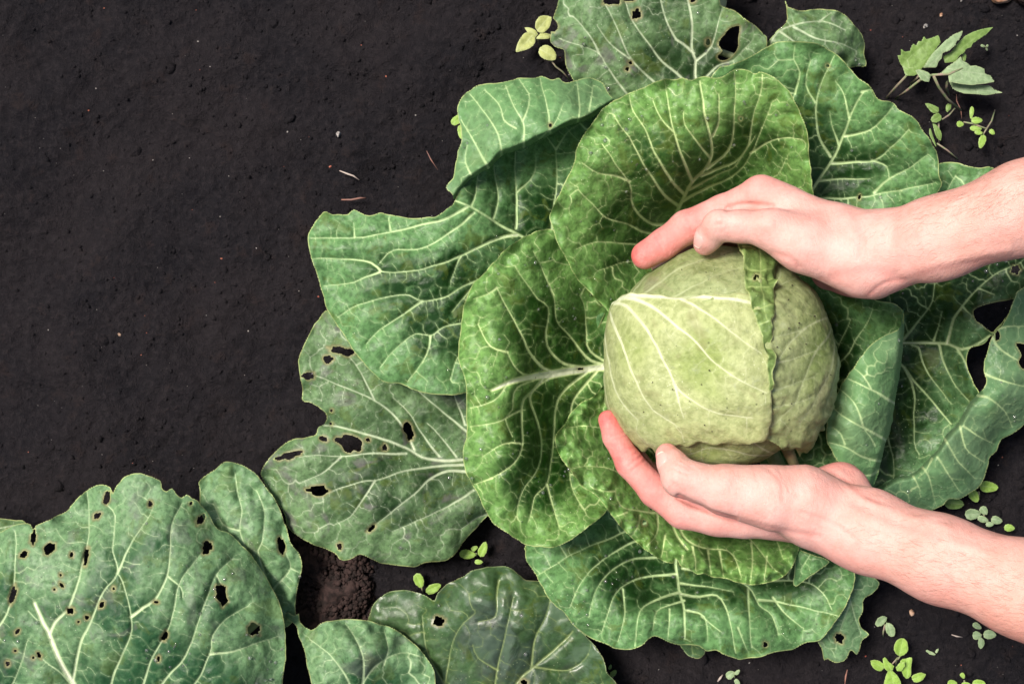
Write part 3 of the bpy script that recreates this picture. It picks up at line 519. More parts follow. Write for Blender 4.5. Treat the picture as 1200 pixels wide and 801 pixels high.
# ------------------------------------------------------------------ the head
BC = P(845, 420, .14); BA = np.array([0, 0, H]) - BC; BA /= np.linalg.norm(BA)
E1 = np.cross((0, 1, 0), BA); E1 /= np.linalg.norm(E1); E2 = np.cross(E1, BA); RB = .0872
def facet(a, b, c):                   # the head is a little blocky: soft flat faces
    R_ = np.full(np.shape(a), RB * 1.0)
    for n, d in (((-.30, .08, .95), .945), ((.72, .02, .69), .95), ((-.15, -.82, .55), .965), ((-.05, .80, .60), .955), ((-.88, .10, .46), .985), ((.45, -.70, .55), .97)):
        n = np.array(n) / np.linalg.norm(n); q = RB * d / np.maximum(a * n[0] + b * n[1] + c * n[2], .2); k = .0022
        h = np.clip(.5 + .5 * (q - R_) / k, 0, 1); R_ = q + (R_ - q) * h - k * h * (1 - h)
    return R_ * (1 + .035 * np.exp(-(((a + .87) ** 2 + (b - .5) ** 2) / .06)))
def ball(off=0.):
    def f(u, v_, z):
        a = (u - 845) / 137.0; b = (v_ - 420) / 131.0; r = np.hypot(a, b) + 1e-9
        th = np.where(r < .93, np.arcsin(np.clip(r, 0, .93)), math.asin(.93) + 2.72 * (r - .93)); th = np.clip(th, 0, 3.0)
        da, db, dc_ = a / r * np.sin(th), b / r * np.sin(th), np.cos(th)
        R_ = facet(da, db, dc_) + off + z / 100 + .0010 * vn(a * 3, b * 3, 1, 40) + .0016 * vn(a, b, 1, 42)
        ca, cb = da * R_ * 1.0, db * R_ * .975
        return BC + ca[:, None] * E1 + cb[:, None] * E2 + (np.cos(th) * R_)[:, None] * BA
    return f
HV = []; HQ = []; nu, nv_ = 96, 60
for j in range(nv_ + 1):
    th = math.pi * j / nv_
    for i in range(nu):
        ph = 2 * math.pi * i / nu; k = float(facet(np.array(math.sin(th) * math.cos(ph)), np.array(math.sin(th) * math.sin(ph)), np.array(math.cos(th)))) - .0035 + .0008 * math.sin(5 * ph + 3 * th); HV.append(BC + math.sin(th) * k * (1.0 * math.cos(ph) * E1 + .975 * math.sin(ph) * E2) + math.cos(th) * k * BA)
for j in range(nv_):
    for i in range(nu): HQ.append((j * nu + i, (j + 1) * nu + i, (j + 1) * nu + (i + 1) % nu, j * nu + (i + 1) % nu))
HV = np.array(HV); NHV = len(HV)
head = mesh('cabbage_head', HV, np.array(HQ), M_HEAD, main, {'vd': 1 + 8 * np.abs(np.sin(np.arange(NHV) % nu / nu * 2 * np.pi * 11)), 'ed': np.full(NHV, 30.), 'un': np.zeros(NHV)}); head['label'] = 'round pale green head'
def wrap(mat, outline, veins, off, label, seed, **k):
    zc = [(700,300,0),(990,300,0),(700,540,0),(990,540,0),(845,420,0)]
    k = dict(dict(cell=24, bulge=.05, quilt=.13, wave=(.10, 20), crinkle=.8, relief=-.9, h=1.3), **k)
    o = leaf(head, mat, dict(outline=outline, veins=veins, z=k.pop('z', zc), mapf=ball(off), **k), seed=seed, label=label, name='wrapper_leaf'); return o
# lower inner wrap, right wrap, upper wrap, front wrap, the dark folded strip
wrap(M_HEAD, [(760,480),(950,480),(960,540),(940,575),(860,590),(780,580),(740,540)], [(1.2,.4,940,560,900,530,860,505,820,500),(1,.3,920,540,860,530,800,535),(.9,.3,935,570,870,560,800,560)], -.0015, 'lower wrap', 31)
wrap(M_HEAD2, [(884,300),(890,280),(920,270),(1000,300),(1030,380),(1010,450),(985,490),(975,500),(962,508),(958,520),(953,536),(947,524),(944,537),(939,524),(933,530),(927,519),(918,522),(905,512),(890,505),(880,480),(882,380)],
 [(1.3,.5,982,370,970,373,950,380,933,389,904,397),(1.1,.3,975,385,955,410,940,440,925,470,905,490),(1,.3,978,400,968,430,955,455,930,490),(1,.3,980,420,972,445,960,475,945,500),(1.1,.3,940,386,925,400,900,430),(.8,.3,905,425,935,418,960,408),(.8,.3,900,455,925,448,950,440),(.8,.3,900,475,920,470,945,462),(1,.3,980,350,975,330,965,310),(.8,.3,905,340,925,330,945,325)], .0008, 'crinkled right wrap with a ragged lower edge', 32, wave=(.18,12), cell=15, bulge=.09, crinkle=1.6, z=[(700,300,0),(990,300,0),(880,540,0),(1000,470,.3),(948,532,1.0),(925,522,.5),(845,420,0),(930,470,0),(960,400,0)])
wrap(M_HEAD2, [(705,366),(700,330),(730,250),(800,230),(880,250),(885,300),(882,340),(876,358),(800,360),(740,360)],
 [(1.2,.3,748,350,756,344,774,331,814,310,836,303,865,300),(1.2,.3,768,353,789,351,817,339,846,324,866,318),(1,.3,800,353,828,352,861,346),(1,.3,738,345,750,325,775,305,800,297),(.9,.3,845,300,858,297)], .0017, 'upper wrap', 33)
wrap(M_HEAD, [(702,372),(706,362),(716,356),(730,351),(755,350),(790,351),(830,352),(868,352),(880,356),(890,380),(896,420),(898,460),(896,492),(893,502),(882,507),(868,512),(852,513),(838,517),(820,515),(806,519),(796,516),(788,523),(779,520),(772,526),(765,518),(757,525),(750,518),(741,527),(735,518),(727,524),(721,513),(712,515),(700,500),(685,460),(685,410)],
 [(2.4,1.1,700,368,716,359,740,354,760,353,800,354,830,355,882,360),(1.6,.5,735,356,752,357,770,364,785,375,814,400,839,426,868,444,893,455),(1.4,.5,728,360,743,364,767,393,781,426,792,451,810,467,843,480,878,481),(1.1,.3,790,448,797,468,803,487),(1.3,.4,722,370,728,385,738,415,752,447,767,476,792,494),(1.2,.4,708,380,711,400,720,437,734,465,752,487),(1.1,.3,800,355,830,372,860,395,888,415),(1,.3,700,400,706,430,715,465,735,500)], .0036, 'broad front wrap with a pale midrib', 34, cell=40, crinkle=1.4, bulge=.03,
 z=[(700,300,0),(990,300,0),(700,540,0),(990,540,0),(845,420,0),(728,524,.7),(757,526,.5),(712,500,.4),(770,490,0),(860,480,0),(716,362,.5),(740,380,.0),(735,352,.45),(760,370,0)])
wrap(M_STRIP, [(861,292),(865,278),(880,272),(894,280),(904,290),(902,300),(909,312),(903,323),(907,334),(900,346),(903,358),(902,372),(897,382),(901,394),(897,405),(900,418),(896,432),(897,450),(893,452),(891,430),(889,405),(881,380),(875,362),(871,345),(866,318)],
 [(.9,.3,882,280,886,320,888,350,892,380),(.8,.3,868,305,884,310,900,308),(.8,.3,870,325,886,328,900,325),(.8,.3,875,345,887,345,896,345),(.7,.3,866,290,880,292,896,292),(.7,.3,880,368,890,366,898,364),(.6,.3,884,385,892,382,899,382),(.7,.3,868,298,880,300,898,300),(.6,.3,872,336,885,337,900,335)], .0080, 'narrow dark green folded edge', 35, cell=0, wave=(.22,13), crinkle=.7, holes=[(882,335,3.2,2.4,-20)], h=.8)
V, Fc = tube([P(905, 500, .10), P(922, 524, .112), P(931, 545, .108)], [.004, .0052, .004], 10); st = mesh('cut_stalk', V, Fc, M_TAN, head)
for k in (0,):
    r = np.random.default_rng(5); sv = []; sf = []
    for i in range(46):                                   # specks of soil lying on the head
        u, v_ = r.uniform(735, 965), r.uniform(310, 505)
        if math.hypot((u - 845) / 137, (v_ - 420) / 131) > .9: continue
        rr = r.uniform(.35, .9); c0 = len(sv); q = ball(.0046)(np.array([u + rr * math.cos(t) * 1.2 for t in np.arange(6) * 1.047] + [u]), np.array([v_ + rr * math.sin(t) for t in np.arange(6) * 1.047] + [v_]), np.array([-.10] * 6 + [.03]))
        sv.extend(q); sf += [(c0 + t, c0 + (t + 1) % 6, c0 + 6) for t in range(6)]
    o = mesh('soil_specks', sv, sf, M_CLOD, head); o['kind'] = 'stuff'

# ------------------------------------------------------------------ neighbouring cabbages
top = thing('cabbage_plant', P(840, -60, 0), 'neighbouring cabbage at the top edge with ragged pale leaves', 'cabbage', 'neighbouring cabbages at the edges')
V, Fc = tube([P(840, -60, -.02), P(840, -60, .04)], [.015, .02], 12); mesh('stalk', V, Fc, M_STALK, top)
leaf(top, M_OLD, sh([(660,-50),(657,-20),(655,0),(651,12),(649,20),(647,30),(646,40),(645,50),(652,56),(661,60),(662,75),(669,90),(680,105),(700,125),(760,140),(850,135),(890,105),(899,50),(895,40),(885,30),(870,19),(860,12),(847,7),(844,0),(842,-50)],
 [(2,.7,822,150,815,87,815,70,810,57,811,25,806,0,800,-40),(1.3,.5,812,62,800,52,792,47,780,22,774,0,770,-30),(1.4,.4,812,105,797,90,772,67,755,45,740,22,732,0,722,-30),(1.4,.4,790,125,766,96,740,70,730,50,715,15,700,-10),(1.3,.3,760,130,734,109,710,75,702,62,675,52,655,45),(1.2,.3,816,70,832,55,840,32,846,12,850,-10),(1.2,.3,822,95,840,78,860,70,880,50),(1,.3,702,62,690,40,672,20),(1,.3,740,70,715,52,700,30)],
 [(820,140,3.4),(815,80,4),(700,100,4.2),(650,50,3.6),(655,0,4.6),(750,0,6),(840,0,6),(895,45,5.6),(860,80,4),(740,50,5.6),(700,30,6.2),(780,40,5.4),(760,100,4.2),(750,-45,6),(890,100,3.4)],
 holes=[(649,31,4,8),(715,2,10,4),(746,17,5,6,15),(739,74,2,2),(735,81,2.4,2),(830,50,3,3.5),(736,-2,8,3),(812,1,3,2),((855,34),(866,31),(865,45),(864,57),(855,68),(846,71),(841,66),(847,60),(842,51),(850,40))], cell=17, wave=(.6,34)), seed=41, droplets=20, label='mottled grey-green leaf with holes')
petiole(top, 822, 142, .034, 840, 0, .03, .005)
leaf(top, M_OLD, sh([(920,0),(924,8),(940,12),(958,10),(970,11),(980,12),(990,18),(997,24),(1005,33),(1011,43),(1013,53),(1012,63),(1014,77),(1000,78),(975,85),(940,90),(900,85),(888,64),(898,51),(904,44),(910,36),(918,30),(922,22),(921,10)],
 [(1.5,.5,880,80,900,55,915,36,940,27,965,25,990,35),(1,.3,930,32,955,45,980,50,1003,60),(1,.3,915,38,940,55,960,72),(.8,.3,960,25,975,15)],
 [(885,70,3.6),(922,10,4.6),(960,12,5),(1010,50,4.4),(1012,76,3),(960,50,6.6),(930,80,4.4),(940,30,5.6)], cell=13, wave=(.6,22)), seed=42, droplets=10, label='small blistered leaf')
petiole(top, 880, 74, .028, 812, 45, .018, .003, .003)

bl = thing('cabbage_plant', P(110, 900, 0), 'neighbouring cabbage in the bottom left corner full of small holes', 'cabbage', 'neighbouring cabbages at the edges')
V, Fc = tube([P(110, 900, -.02), P(110, 900, .05)], [.018, .022], 12); mesh('stalk', V, Fc, M_STALK, bl)
leaf(bl, M_OLD, sh([(-60,600),(-20,603),(0,607),(15,608),(30,612),(25,630),(-20,650),(-60,640)], [(.8,.3,-40,630,0,618,20,615)], [(-40,620,4),(30,612,3.6),(0,640,4)], cell=15), seed=43)
leaf(bl, M_PALE, sh([(234,571),(233,565),(236,560),(243,555),(251,549),(263,541),(278,543),(292,549),(305,560),(315,574),(323,586),(329,598),(336,621),(339,630),(342,638),(351,648),(354,665),(351,679),(347,696),(346,714),(345,725),(330,735),(310,710),(285,670),(255,640),(236,600)],
 [(1.2,.3,300,700,290,650,281,621,283,598,278,574,276,555),(1.2,.4,320,700,302,645,307,635,310,600,300,575),(1,.3,320,690,341,665,333,645,330,625),(.8,.3,281,621,262,615,250,590),(.8,.3,341,665,350,670)],
 [(235,570,4.6),(275,543,4.8),(330,600,4.4),(353,665,4),(345,720,3.6),(300,680,4.6),(285,610,6),(320,640,5.8),(255,640,4.6)],
 holes=[(330,639,4,9,-15)], cell=16, wave=(.5,26)), seed=44, droplets=6, label='narrow leaf behind the big one')
petiole(bl, 315, 715, .042, 110, 890, .03, .004)
leaf(bl, M_PALE, sh([(350,718),(345,721),(337,716),(334,720),(338,726),(346,732),(350,745),(358,765),(362,790),(375,830),(400,860),(510,860),(513,820),(511,801),(506,780),(494,763),(477,746),(460,736),(439,729),(419,725),(398,725),(378,729),(370,735),(364,738),(356,732),(351,726)],
 [(1.5,.5,400,860,420,810,440,780,470,765,495,770),(1.2,.3,415,815,405,790,385,765,365,750),(1.1,.3,425,800,425,770,415,745,405,730),(.9,.3,450,778,455,760,450,740)],
 [(340,720,4),(370,740,4.8),(440,730,5),(505,780,4.4),(510,830,4.4),(370,820,4.8),(440,770,7),(420,750,7.2),(455,790,4.8),(400,850,4.5),(400,790,6.6)], cell=16, wave=(.5,24)), seed=45, droplets=14, label='small glaucous leaf with a curled tip')
petiole(bl, 400, 850, .04, 110, 905, .03, .005)
leaf(bl, M_PALE, sh([(-70,660),(-40,636),(-15,629),(0,624),(12,616),(28,612),(36,614),(39,620),(42,615),(56,609),(66,604),(77,599),(91,583),(109,569),(121,567),(130,571),(132,578),(135,571),(144,560),(150,556),(158,554),(175,557),(188,564),(189,571),(195,575),(202,572),(209,581),(213,583),(219,579),(225,584),(232,587),(242,599),(254,618),(262,622),(270,625),(291,646),(309,671),(326,702),(333,731),(335,766),(331,801),(325,850),(250,900),(-70,900)],
 [(4.6,2.4,125,880,105,840,86,801,70,773,53,734,41,706),(1.6,.4,85,798,95,752,105,731,121,692,137,671,132,639,135,604,123,590),(1.7,.4,58,742,65,728,81,709,93,674,102,636,105,611,102,576),(1.1,.3,137,671,154,636,175,604,180,590),(1.8,.5,118,860,130,801,140,773,153,744,154,723,144,681,137,671),(1.5,.4,154,723,168,712,182,702,196,674,200,640,202,611,214,590),(1.5,.4,130,870,150,830,168,801,179,769,200,730,210,685,228,657,242,640),(1.6,.4,145,880,165,840,190,801,218,766,239,709,253,674,272,655),(1.6,.4,180,860,210,825,228,801,246,766,249,744,265,725,290,710),(1.1,.3,246,766,260,764,274,762,302,752,325,745),(1.3,.4,-30,870,0,820,14,801,26,773,33,748),(1.3,.4,-20,760,9,716,16,681,19,636,17,622),(1.3,.4,92,815,74,790,60,780,50,772),(1,.3,54,735,40,722,33,715),(.9,.3,196,674,212,688,214,700),(1,.3,200,840,250,830,300,810),(.8,.3,253,674,262,690,266,705),(.9,.3,-60,720,-20,700,0,650)],
 [(-50,650,6),(0,625,7),(120,568,6.6),(160,555,7.4),(240,600,6.6),(330,730,6),(325,810,6),(150,680,10.4),(60,740,9.6),(240,720,9.8),(290,680,8),(90,830,7.4),(200,620,9.4),(200,850,8),(-50,850,7.5),(125,610,8.2),(40,650,8.8),(290,780,8.6)],
 holes=[(28,649,5,3.5,-30),(58,643,5,9,40),(114,604,5,3,-30),(176,590,2.6,3.4),(224,589,2,2),(235,608,3.5,7.5,35),(243,641,5,8,20),(260,697,7,11.5,-10),(297,737,8,6.5,25),(15,697,3,11,15),(101,653,2.6,11,10),(83,715,4.2,3.6),(102,723,2.8,2.4),(119,708,2.5,4.4,30),(193,745,3,5.5,15),(183,705,3,1.6),(20,740,2.2,3.6,30),(72,685,2,3.6,-30),(84,650,2.2,3),(46,767,2,4,-30),(9,777,2,3.4),(92,728,1.7,1.7),(71,673,1.6,1.6),(64,690,1.6,1.6),(133,689,1.6,2.2),(125,583,3.6,9,15),(39,629,3.4,9,10),(39,770,1.5,1.5),(18,762,2,1.6),(186,771,1.8,3)], cell=19, wave=(.5,40)), seed=46, droplets=110, label='large pale leaf peppered with holes')

bt = thing('cabbage_plant', P(570, 900, 0), 'neighbouring cabbage at the bottom edge with a dark wet leaf', 'cabbage', 'neighbouring cabbages at the edges')
V, Fc = tube([P(570, 900, -.02), P(570, 900, .04)], [.015, .02], 12); mesh('stalk', V, Fc, M_STALK, bt)
leaf(bt, M_WET, sh([(430,740),(431,726),(435,712),(445,700),(457,693),(475,691),(492,694),(502,699),(509,703),(512,696),(522,685),(540,676),(557,667),(580,663),(595,664),(607,671),(617,679),(632,680),(645,684),(662,705),(676,732),(685,742),(697,755),(707,770),(711,787),(720,797),(732,820),(740,850),(700,880),(430,880),(425,800)],
 [(1.4,.4,505,880,522,800,527,765,535,742,544,729,556,718),(1.6,.4,572,880,580,800,585,775,592,745,597,720,602,700),(2,.7,575,850,605,800,627,780,655,757,671,739),(1.1,.3,622,783,627,750,640,720,645,700),(1,.3,625,781,645,784,665,785,680,776,690,765),(1.1,.3,585,680,582,700,580,722,560,728),(.9,.3,520,800,500,760,495,720),(1,.3,640,850,680,820,705,800),(.9,.3,583,785,560,770,555,755)],
 [(430,720,3),(475,692,3.2),(510,702,4),(580,664,4),(640,686,4),(710,780,3.6),(570,850,3.4),(480,760,3.2),(580,740,5.6),(640,760,4.4),(550,700,5.6),(730,850,3),(450,860,3),(620,720,5.4)],
 holes=[(514,727,7.5,5),(614,799,5,3)], cell=21, wave=(.5,40), bulge=.16), seed=47, droplets=25, label='dark glossy wet leaf')
# ------------------------------------------------------------------ the person: two forearms with hands
def smin(a, b, k): h = np.clip(.5 + .5 * (b - a) / k, 0, 1); return b + (a - b) * h - k * h * (1 - h)
def cap(Pg, a, b, ra, rb, zs=1.0):
    s_ = np.array([1, 1, zs]); d = (b - a) * s_; L = d @ d + 1e-12; x, y, z = Pg[:, 0] - a[0], Pg[:, 1] - a[1], (Pg[:, 2] - a[2]) * zs
    t = np.clip((x * d[0] + y * d[1] + z * d[2]) / L, 0, 1); return np.sqrt((x - t * d[0]) ** 2 + (y - t * d[1]) ** 2 + (z - t * d[2]) ** 2) - (ra + (rb - ra) * t)
def jp(j): x, y, z, r = j; return P(x, y, z / 100), r / F * (H - z / 100)      # joint: pixel, pixel, cm, radius in pixels
def field(Pg, spec):
    palm = None
    for a, b, zs, k in spec['palm']:
        (pa, ra), (pb, rb) = jp(a), jp(b); d = cap(Pg, pa, pb, ra, rb, zs); palm = d if palm is None else smin(palm, d, k)
    fing = None
    for ch in spec['fingers']:
        f = None
        for i in range(len(ch) - 1):
            (pa, ra), (pb, rb) = jp(ch[i]), jp(ch[i + 1]); d = cap(Pg, pa, pb, ra, rb); f = d if f is None else smin(f, d, .0035)
        fing = f if fing is None else smin(fing, f, .0012)
    d = smin(palm, fing, spec.get('kf', .007)); t = None; ch = spec['thumb']
    for i in range(len(ch) - 1):
        (pa, ra), (pb, rb) = jp(ch[i]), jp(ch[i + 1]); q = cap(Pg, pa, pb, ra, rb); t = q if t is None else smin(t, q, .005)
    return smin(d, t, spec.get('kt', .006))
def surface_nets(lo, hi, h, fn):
    n = np.ceil((hi - lo) / h).astype(int) + 1; xs = [lo[i] + h * np.arange(n[i]) for i in range(3)]; F3 = np.empty(n, np.float32)
    B = 8; nb = -(-n // B); bc = np.stack(np.meshgrid(*[lo[i] + h * (B * np.arange(nb[i]) + B / 2 - .5) for i in range(3)], indexing='ij'), -1).reshape(-1, 3)
    fb_ = fn(bc); act_b = (np.abs(fb_) < h * B * .87 * 1.45 + .002); F3 = np.repeat(np.repeat(np.repeat(fb_.reshape(nb), B, 0), B, 1), B, 2).astype(np.float32)
    o8 = np.stack(np.meshgrid(*[np.arange(B)] * 3, indexing='ij'), -1).reshape(-1, 3); bi = np.argwhere(act_b.reshape(nb)) * B
    for k in range(0, len(bi), 400):
        ii = (bi[k:k + 400, None] + o8[None]).reshape(-1, 3); F3[tuple(ii.T)] = fn(lo + h * ii)
    F3 = F3[:n[0], :n[1], :n[2]]
    neg = F3 < 0; c = [neg[i:n[0] - 1 + i, j:n[1] - 1 + j, k:n[2] - 1 + k] for i in (0, 1) for j in (0, 1) for k in (0, 1)]
    cnt = sum(a.astype(np.int8) for a in c); act = (cnt > 0) & (cnt < 8); ids = np.full(act.shape, -1, np.int64); A = np.argwhere(act); ids[act] = np.arange(len(A))
    acc = np.zeros((len(A), 3)); num = np.zeros(len(A)); co = [(i, j, k) for i in (0, 1) for j in (0, 1) for k in (0, 1)]
    for p in range(8):
        for q in range(p + 1, 8):
            if sum(abs(x - y) for x, y in zip(co[p], co[q])) != 1: continue
            a = A + co[p]; b = A + co[q]; fa = F3[tuple(a.T)]; fb = F3[tuple(b.T)]; m = (fa < 0) != (fb < 0)
            t = np.where(m, fa / (fa - fb + (fa == fb)), 0)[:, None]; pt = np.array(co[p]) + t * (np.array(co[q]) - np.array(co[p])); acc += pt * m[:, None]; num += m
    V = lo + h * (A + acc / np.maximum(num, 1)[:, None]); Q = []
    for ax in range(3):
        o1, o2 = [a for a in range(3) if a != ax]; sl0 = [slice(None)] * 3; sl1 = [slice(None)] * 3; sl0[ax] = slice(0, n[ax] - 1); sl1[ax] = slice(1, n[ax])
        e = np.argwhere(neg[tuple(sl0)] != neg[tuple(sl1)]); e = e[(e[:, o1] > 0) & (e[:, o2] > 0) & (e[:, o1] < n[o1] - 1) & (e[:, o2] < n[o2] - 1)]
        s0 = neg[tuple(e.T)]; u1 = np.zeros(3, int); u1[o1] = 1; u2 = np.zeros(3, int); u2[o2] = 1
        q = np.stack([ids[tuple((e - u1 - u2).T)], ids[tuple((e - u2).T)], ids[tuple(e.T)], ids[tuple((e - u1).T)]], 1)
        fl = s0 if ax != 1 else ~s0; q[~fl] = q[~fl][:, ::-1]; Q.append(q)
    Q = np.concatenate(Q); return V, Q[(Q >= 0).all(1)]
def arm(parent, spec, label, seed):
    js = [j for a, b, _, _ in spec['palm'] for j in (a, b)] + [j for ch in spec['fingers'] + [spec['thumb']] for j in ch]
    pr = [jp(j) for j in js]; lo = np.min([p - r for p, r in pr], 0) - .014; hi = np.max([p + r for p, r in pr], 0) + .014
    V, Q = surface_nets(lo, hi, .0010, lambda g: field(g, spec))
    for it in range(2):                                    # light relaxation of the surface
        acc = np.zeros_like(V); n = np.zeros(len(V))
        for a, b in ((0, 1), (1, 2), (2, 3), (3, 0)):
            np.add.at(acc, Q[:, a], V[Q[:, b]]); np.add.at(n, Q[:, a], 1)
        V = V * .5 + .5 * acc / np.maximum(n, 1)[:, None]
    fn = np.cross(V[Q[:, 2]] - V[Q[:, 0]], V[Q[:, 3]] - V[Q[:, 1]]); N = np.zeros_like(V)
    for k in range(4): np.add.at(N, Q[:, k], fn)
    N /= np.linalg.norm(N, axis=1)[:, None] + 1e-15
    dd = H - V[:, 2]; px = 600 + V[:, 0] * F / dd; py = 400.5 - V[:, 1] * F / dd; facing = np.clip(N[:, 2] * 1.6 + .15, 0, 1)
    for depth, wd, *pts in spec['folds']:                  # skin folds (+) and tendons / veins (-), in mm and px
        L = catmull(np.array(pts, float).reshape(-1, 2), False, 5); d = sdf_line(px, py, L); V = V - N * (facing * depth * (.6 if wd < 2.2 else 1) / 1000 * np.exp(-(d / wd) ** 2))[:, None]
    V = V + N * (.00035 * vn(px, py + 40 * V[:, 2] * 60, 22, seed) )[:, None]
    red = np.zeros(len(V)); tan = np.zeros(len(V))
    for x, y, z, r, a in spec['red']: c = P(x, y, z / 100); red = np.maximum(red, a * np.exp(-((V - c) ** 2).sum(1) / (r * .00064) ** 2))
    for depth, wd, *pts in spec['folds']:
        if depth > 0: L = catmull(np.array(pts, float).reshape(-1, 2), False, 5); red = np.maximum(red, min(.5, depth * (.10 if wd < 2.2 else .26)) * np.exp(-(sdf_line(px, py, L) / wd) ** 2) * (facing > .3))
    tan = np.clip((px - spec['tan0']) / 260, 0, 1) * (.30 + .25 * vn(px, py, 60, seed + 3))
    o = mesh('arm', V, Q, M_SKIN, parent, {'red': np.clip(red, 0, 1), 'tan': np.clip(tan, 0, 1)}); o['label'] = label
    tree = BVHTree.FromPolygons(V.tolist(), Q.tolist())
    c, ax, up, Ln, Wd = spec['nail']; c = P(c[0], c[1], c[2] / 100); ax = np.array(ax, float); ax /= np.linalg.norm(ax); up = np.array(up, float); up -= ax * (up @ ax); up /= np.linalg.norm(up); sd_ = np.cross(ax, up)
    nv = []; tp = []; nu_, nw = 14, 10
    for i in range(nu_ + 1):
        for j in range(nw + 1):
            u = i / nu_ * 2 - 1; w_ = j / nw * 2 - 1; hw = Wd * math.sqrt(max(0, 1 - max(0, abs(u) - .35) ** 2 / .52)); pt = c + ax * u * Ln + sd_ * w_ * hw + up * .0095
            hit = tree.find_nearest(Vector(pt)); b = np.array(hit[0]); hn = np.array(hit[1]); hn *= np.sign(hn @ up)
            e = max(abs(w_), abs(u)); nv.append(b + hn * (.00045 * (1 - e ** 6) - .0002 * (e > .97) + (.0004 if u > .8 else 0))); tp.append((u + 1) / 2)
    nf = [(i * (nw + 1) + j, (i + 1) * (nw + 1) + j, (i + 1) * (nw + 1) + j + 1, i * (nw + 1) + j + 1) for i in range(nu_) for j in range(nw)]
    mesh('thumbnail', nv, nf, M_NAIL, o, {'tip': tp})
    r = np.random.default_rng(seed); hv = []; hf = []; cand = np.where((px > spec['hair0']) & (N[:, 2] > -.35))[0]; a0 = np.array(spec['hdir'], float)
    for i in r.choice(cand, 5000):
        if r.random() > spec['hden'](px[i], py[i]): continue
        p = V[i]; nn = N[i]; d = a0 - nn * (a0 @ nn); d /= np.linalg.norm(d); sdn = np.cross(nn, d); d = d + sdn * r.normal(0, .28); d /= np.linalg.norm(d); sdn = np.cross(nn, d)
        Lh = r.uniform(.004, .010); bend = r.normal(0, .25); k0 = len(hv)
        for s_ in range(4):
            t = s_ / 3; q = p + d * Lh * t + sdn * bend * Lh * t * t + nn * (.0009 * math.sin(t * 2.4)); wd = .000045 * (1 - t * .8); hv += [q - sdn * wd, q + sdn * wd]
        for s_ in range(3): hf.append((k0 + 2 * s_, k0 + 2 * s_ + 1, k0 + 2 * s_ + 3, k0 + 2 * s_ + 2))
    q = mesh('arm_hair', hv, hf, M_HAIR, o, smooth=False); q['kind'] = 'stuff'
    return o
person = thing('person', P(1180, 420, 0), 'person reaching in from the right, bare forearms, both hands cupping the cabbage head', 'person')
UP = dict(
 palm=[((1460,155,31,62),(1200,244,28,52),1.1,.008),((1200,244,28,52),(1100,279,25,46),1.1,.012),((1100,279,25,46),(1035,294,22.5,45),1.2,.012),
  ((1035,294,22.5,43),(985,283,21,38),1.15,.012),
  ((985,275,20.5,32),(893,228,18.6,20),1,.012),((985,285,19.5,34),(905,240,16.6,20),1,.012),((990,295,18,36),(920,250,14.8,20),1,.012),((1000,305,16.5,36),(935,262,13,19),1,.012),
  ((1010,312,22,36),(940,286,21.6,29),1,.014),((1024,317,17,34),(972,318,14.5,22),1,.012),((940,286,21.6,29),(900,268,21.2,22),1,.012)],
 fingers=[[(920,242,18.8,24),(890,229,18.4,22),(848,247,17,19),(805,266,15.8,19.5),(778,286,15,17.5),(756,299,14.4,16.5)],
  [(905,240,16.4,20),(855,255,14,18),(815,280,12.4,17),(790,300,11.6,16),(778,312,11,15)],
  [(920,250,14.6,20),(870,265,11.6,18),(835,285,9.8,17),(812,303,9,15)],
  [(935,262,12.8,19),(895,280,10,16),(868,295,8.2,15),(850,310,7.6,13)]],
 thumb=[(945,288,21.6,28),(905,268,21.4,22.5),(868,265,20.8,18.5),(842,264,20.4,17.5),(831,277,19.4,15.5),(826,285,18.8,14)], kf=.006, kt=.0045,
 folds=[(1.50,3.5,905,241,885,240,865,240,852,244),(0.75,4,905,297,925,302,935,312),(1.35,4,962,328,985,345,1015,352),(0.75,7,975,325,1010,318,1045,322),(0.68,3,1015,350,1035,333,1060,328),(-1.16,7,1060,322,1120,305,1180,292),(0.60,6,1050,325,1110,312,1160,303),(-1.01,9,985,250,1040,262,1090,262),(0.75,2.5,838,262,846,262),(0.52,1.6,846,252,852,268),(0.60,5,1000,250,1008,275,1004,300),(-1.30,9,900,262,870,259,845,258),(0.75,1.6,800,246,812,272),(0.68,1.5,806,244,818,270),(0.60,1.4,794,250,805,276),(0.68,1.4,770,272,784,296),(0.52,1.3,766,277,779,300),(0.60,1.5,846,232,856,246),(0.60,1.4,843,256,846,272),(0.60,1.4,839,256,839,272),(0.52,1.4,850,254,854,270),(0.45,2,1000,262,1003,300),(0.45,2,1010,258,1014,305),(-0.72,6,1070,250,1140,228,1200,212),(0.38,2,884,276,900,296,912,303)],
 red=[(750,300,14.4,36,1.0),(780,285,15,34,.95),(815,262,16,34,.8),(850,245,17,30,.62),(885,225,18.4,30,.5),(820,290,19,17,.45),(990,340,15,34,.62),(960,325,14,26,.5),(865,286,20,16,.35),(1000,348,17,25,.5),(1100,328,22,30,.25),(1180,200,25,60,.18)],
 tan0=1020, nail=((827,284,19.0), (-.38, -.88, -.30), (-.72, -.10, .66), .0066, .0052), hair0=1000, hdir=(-.9, -.35, -.2), hden=lambda x, y: min(1, (x - 1000) / 120) * (1 if y < 262 - (x - 1100) * .25 else .3))
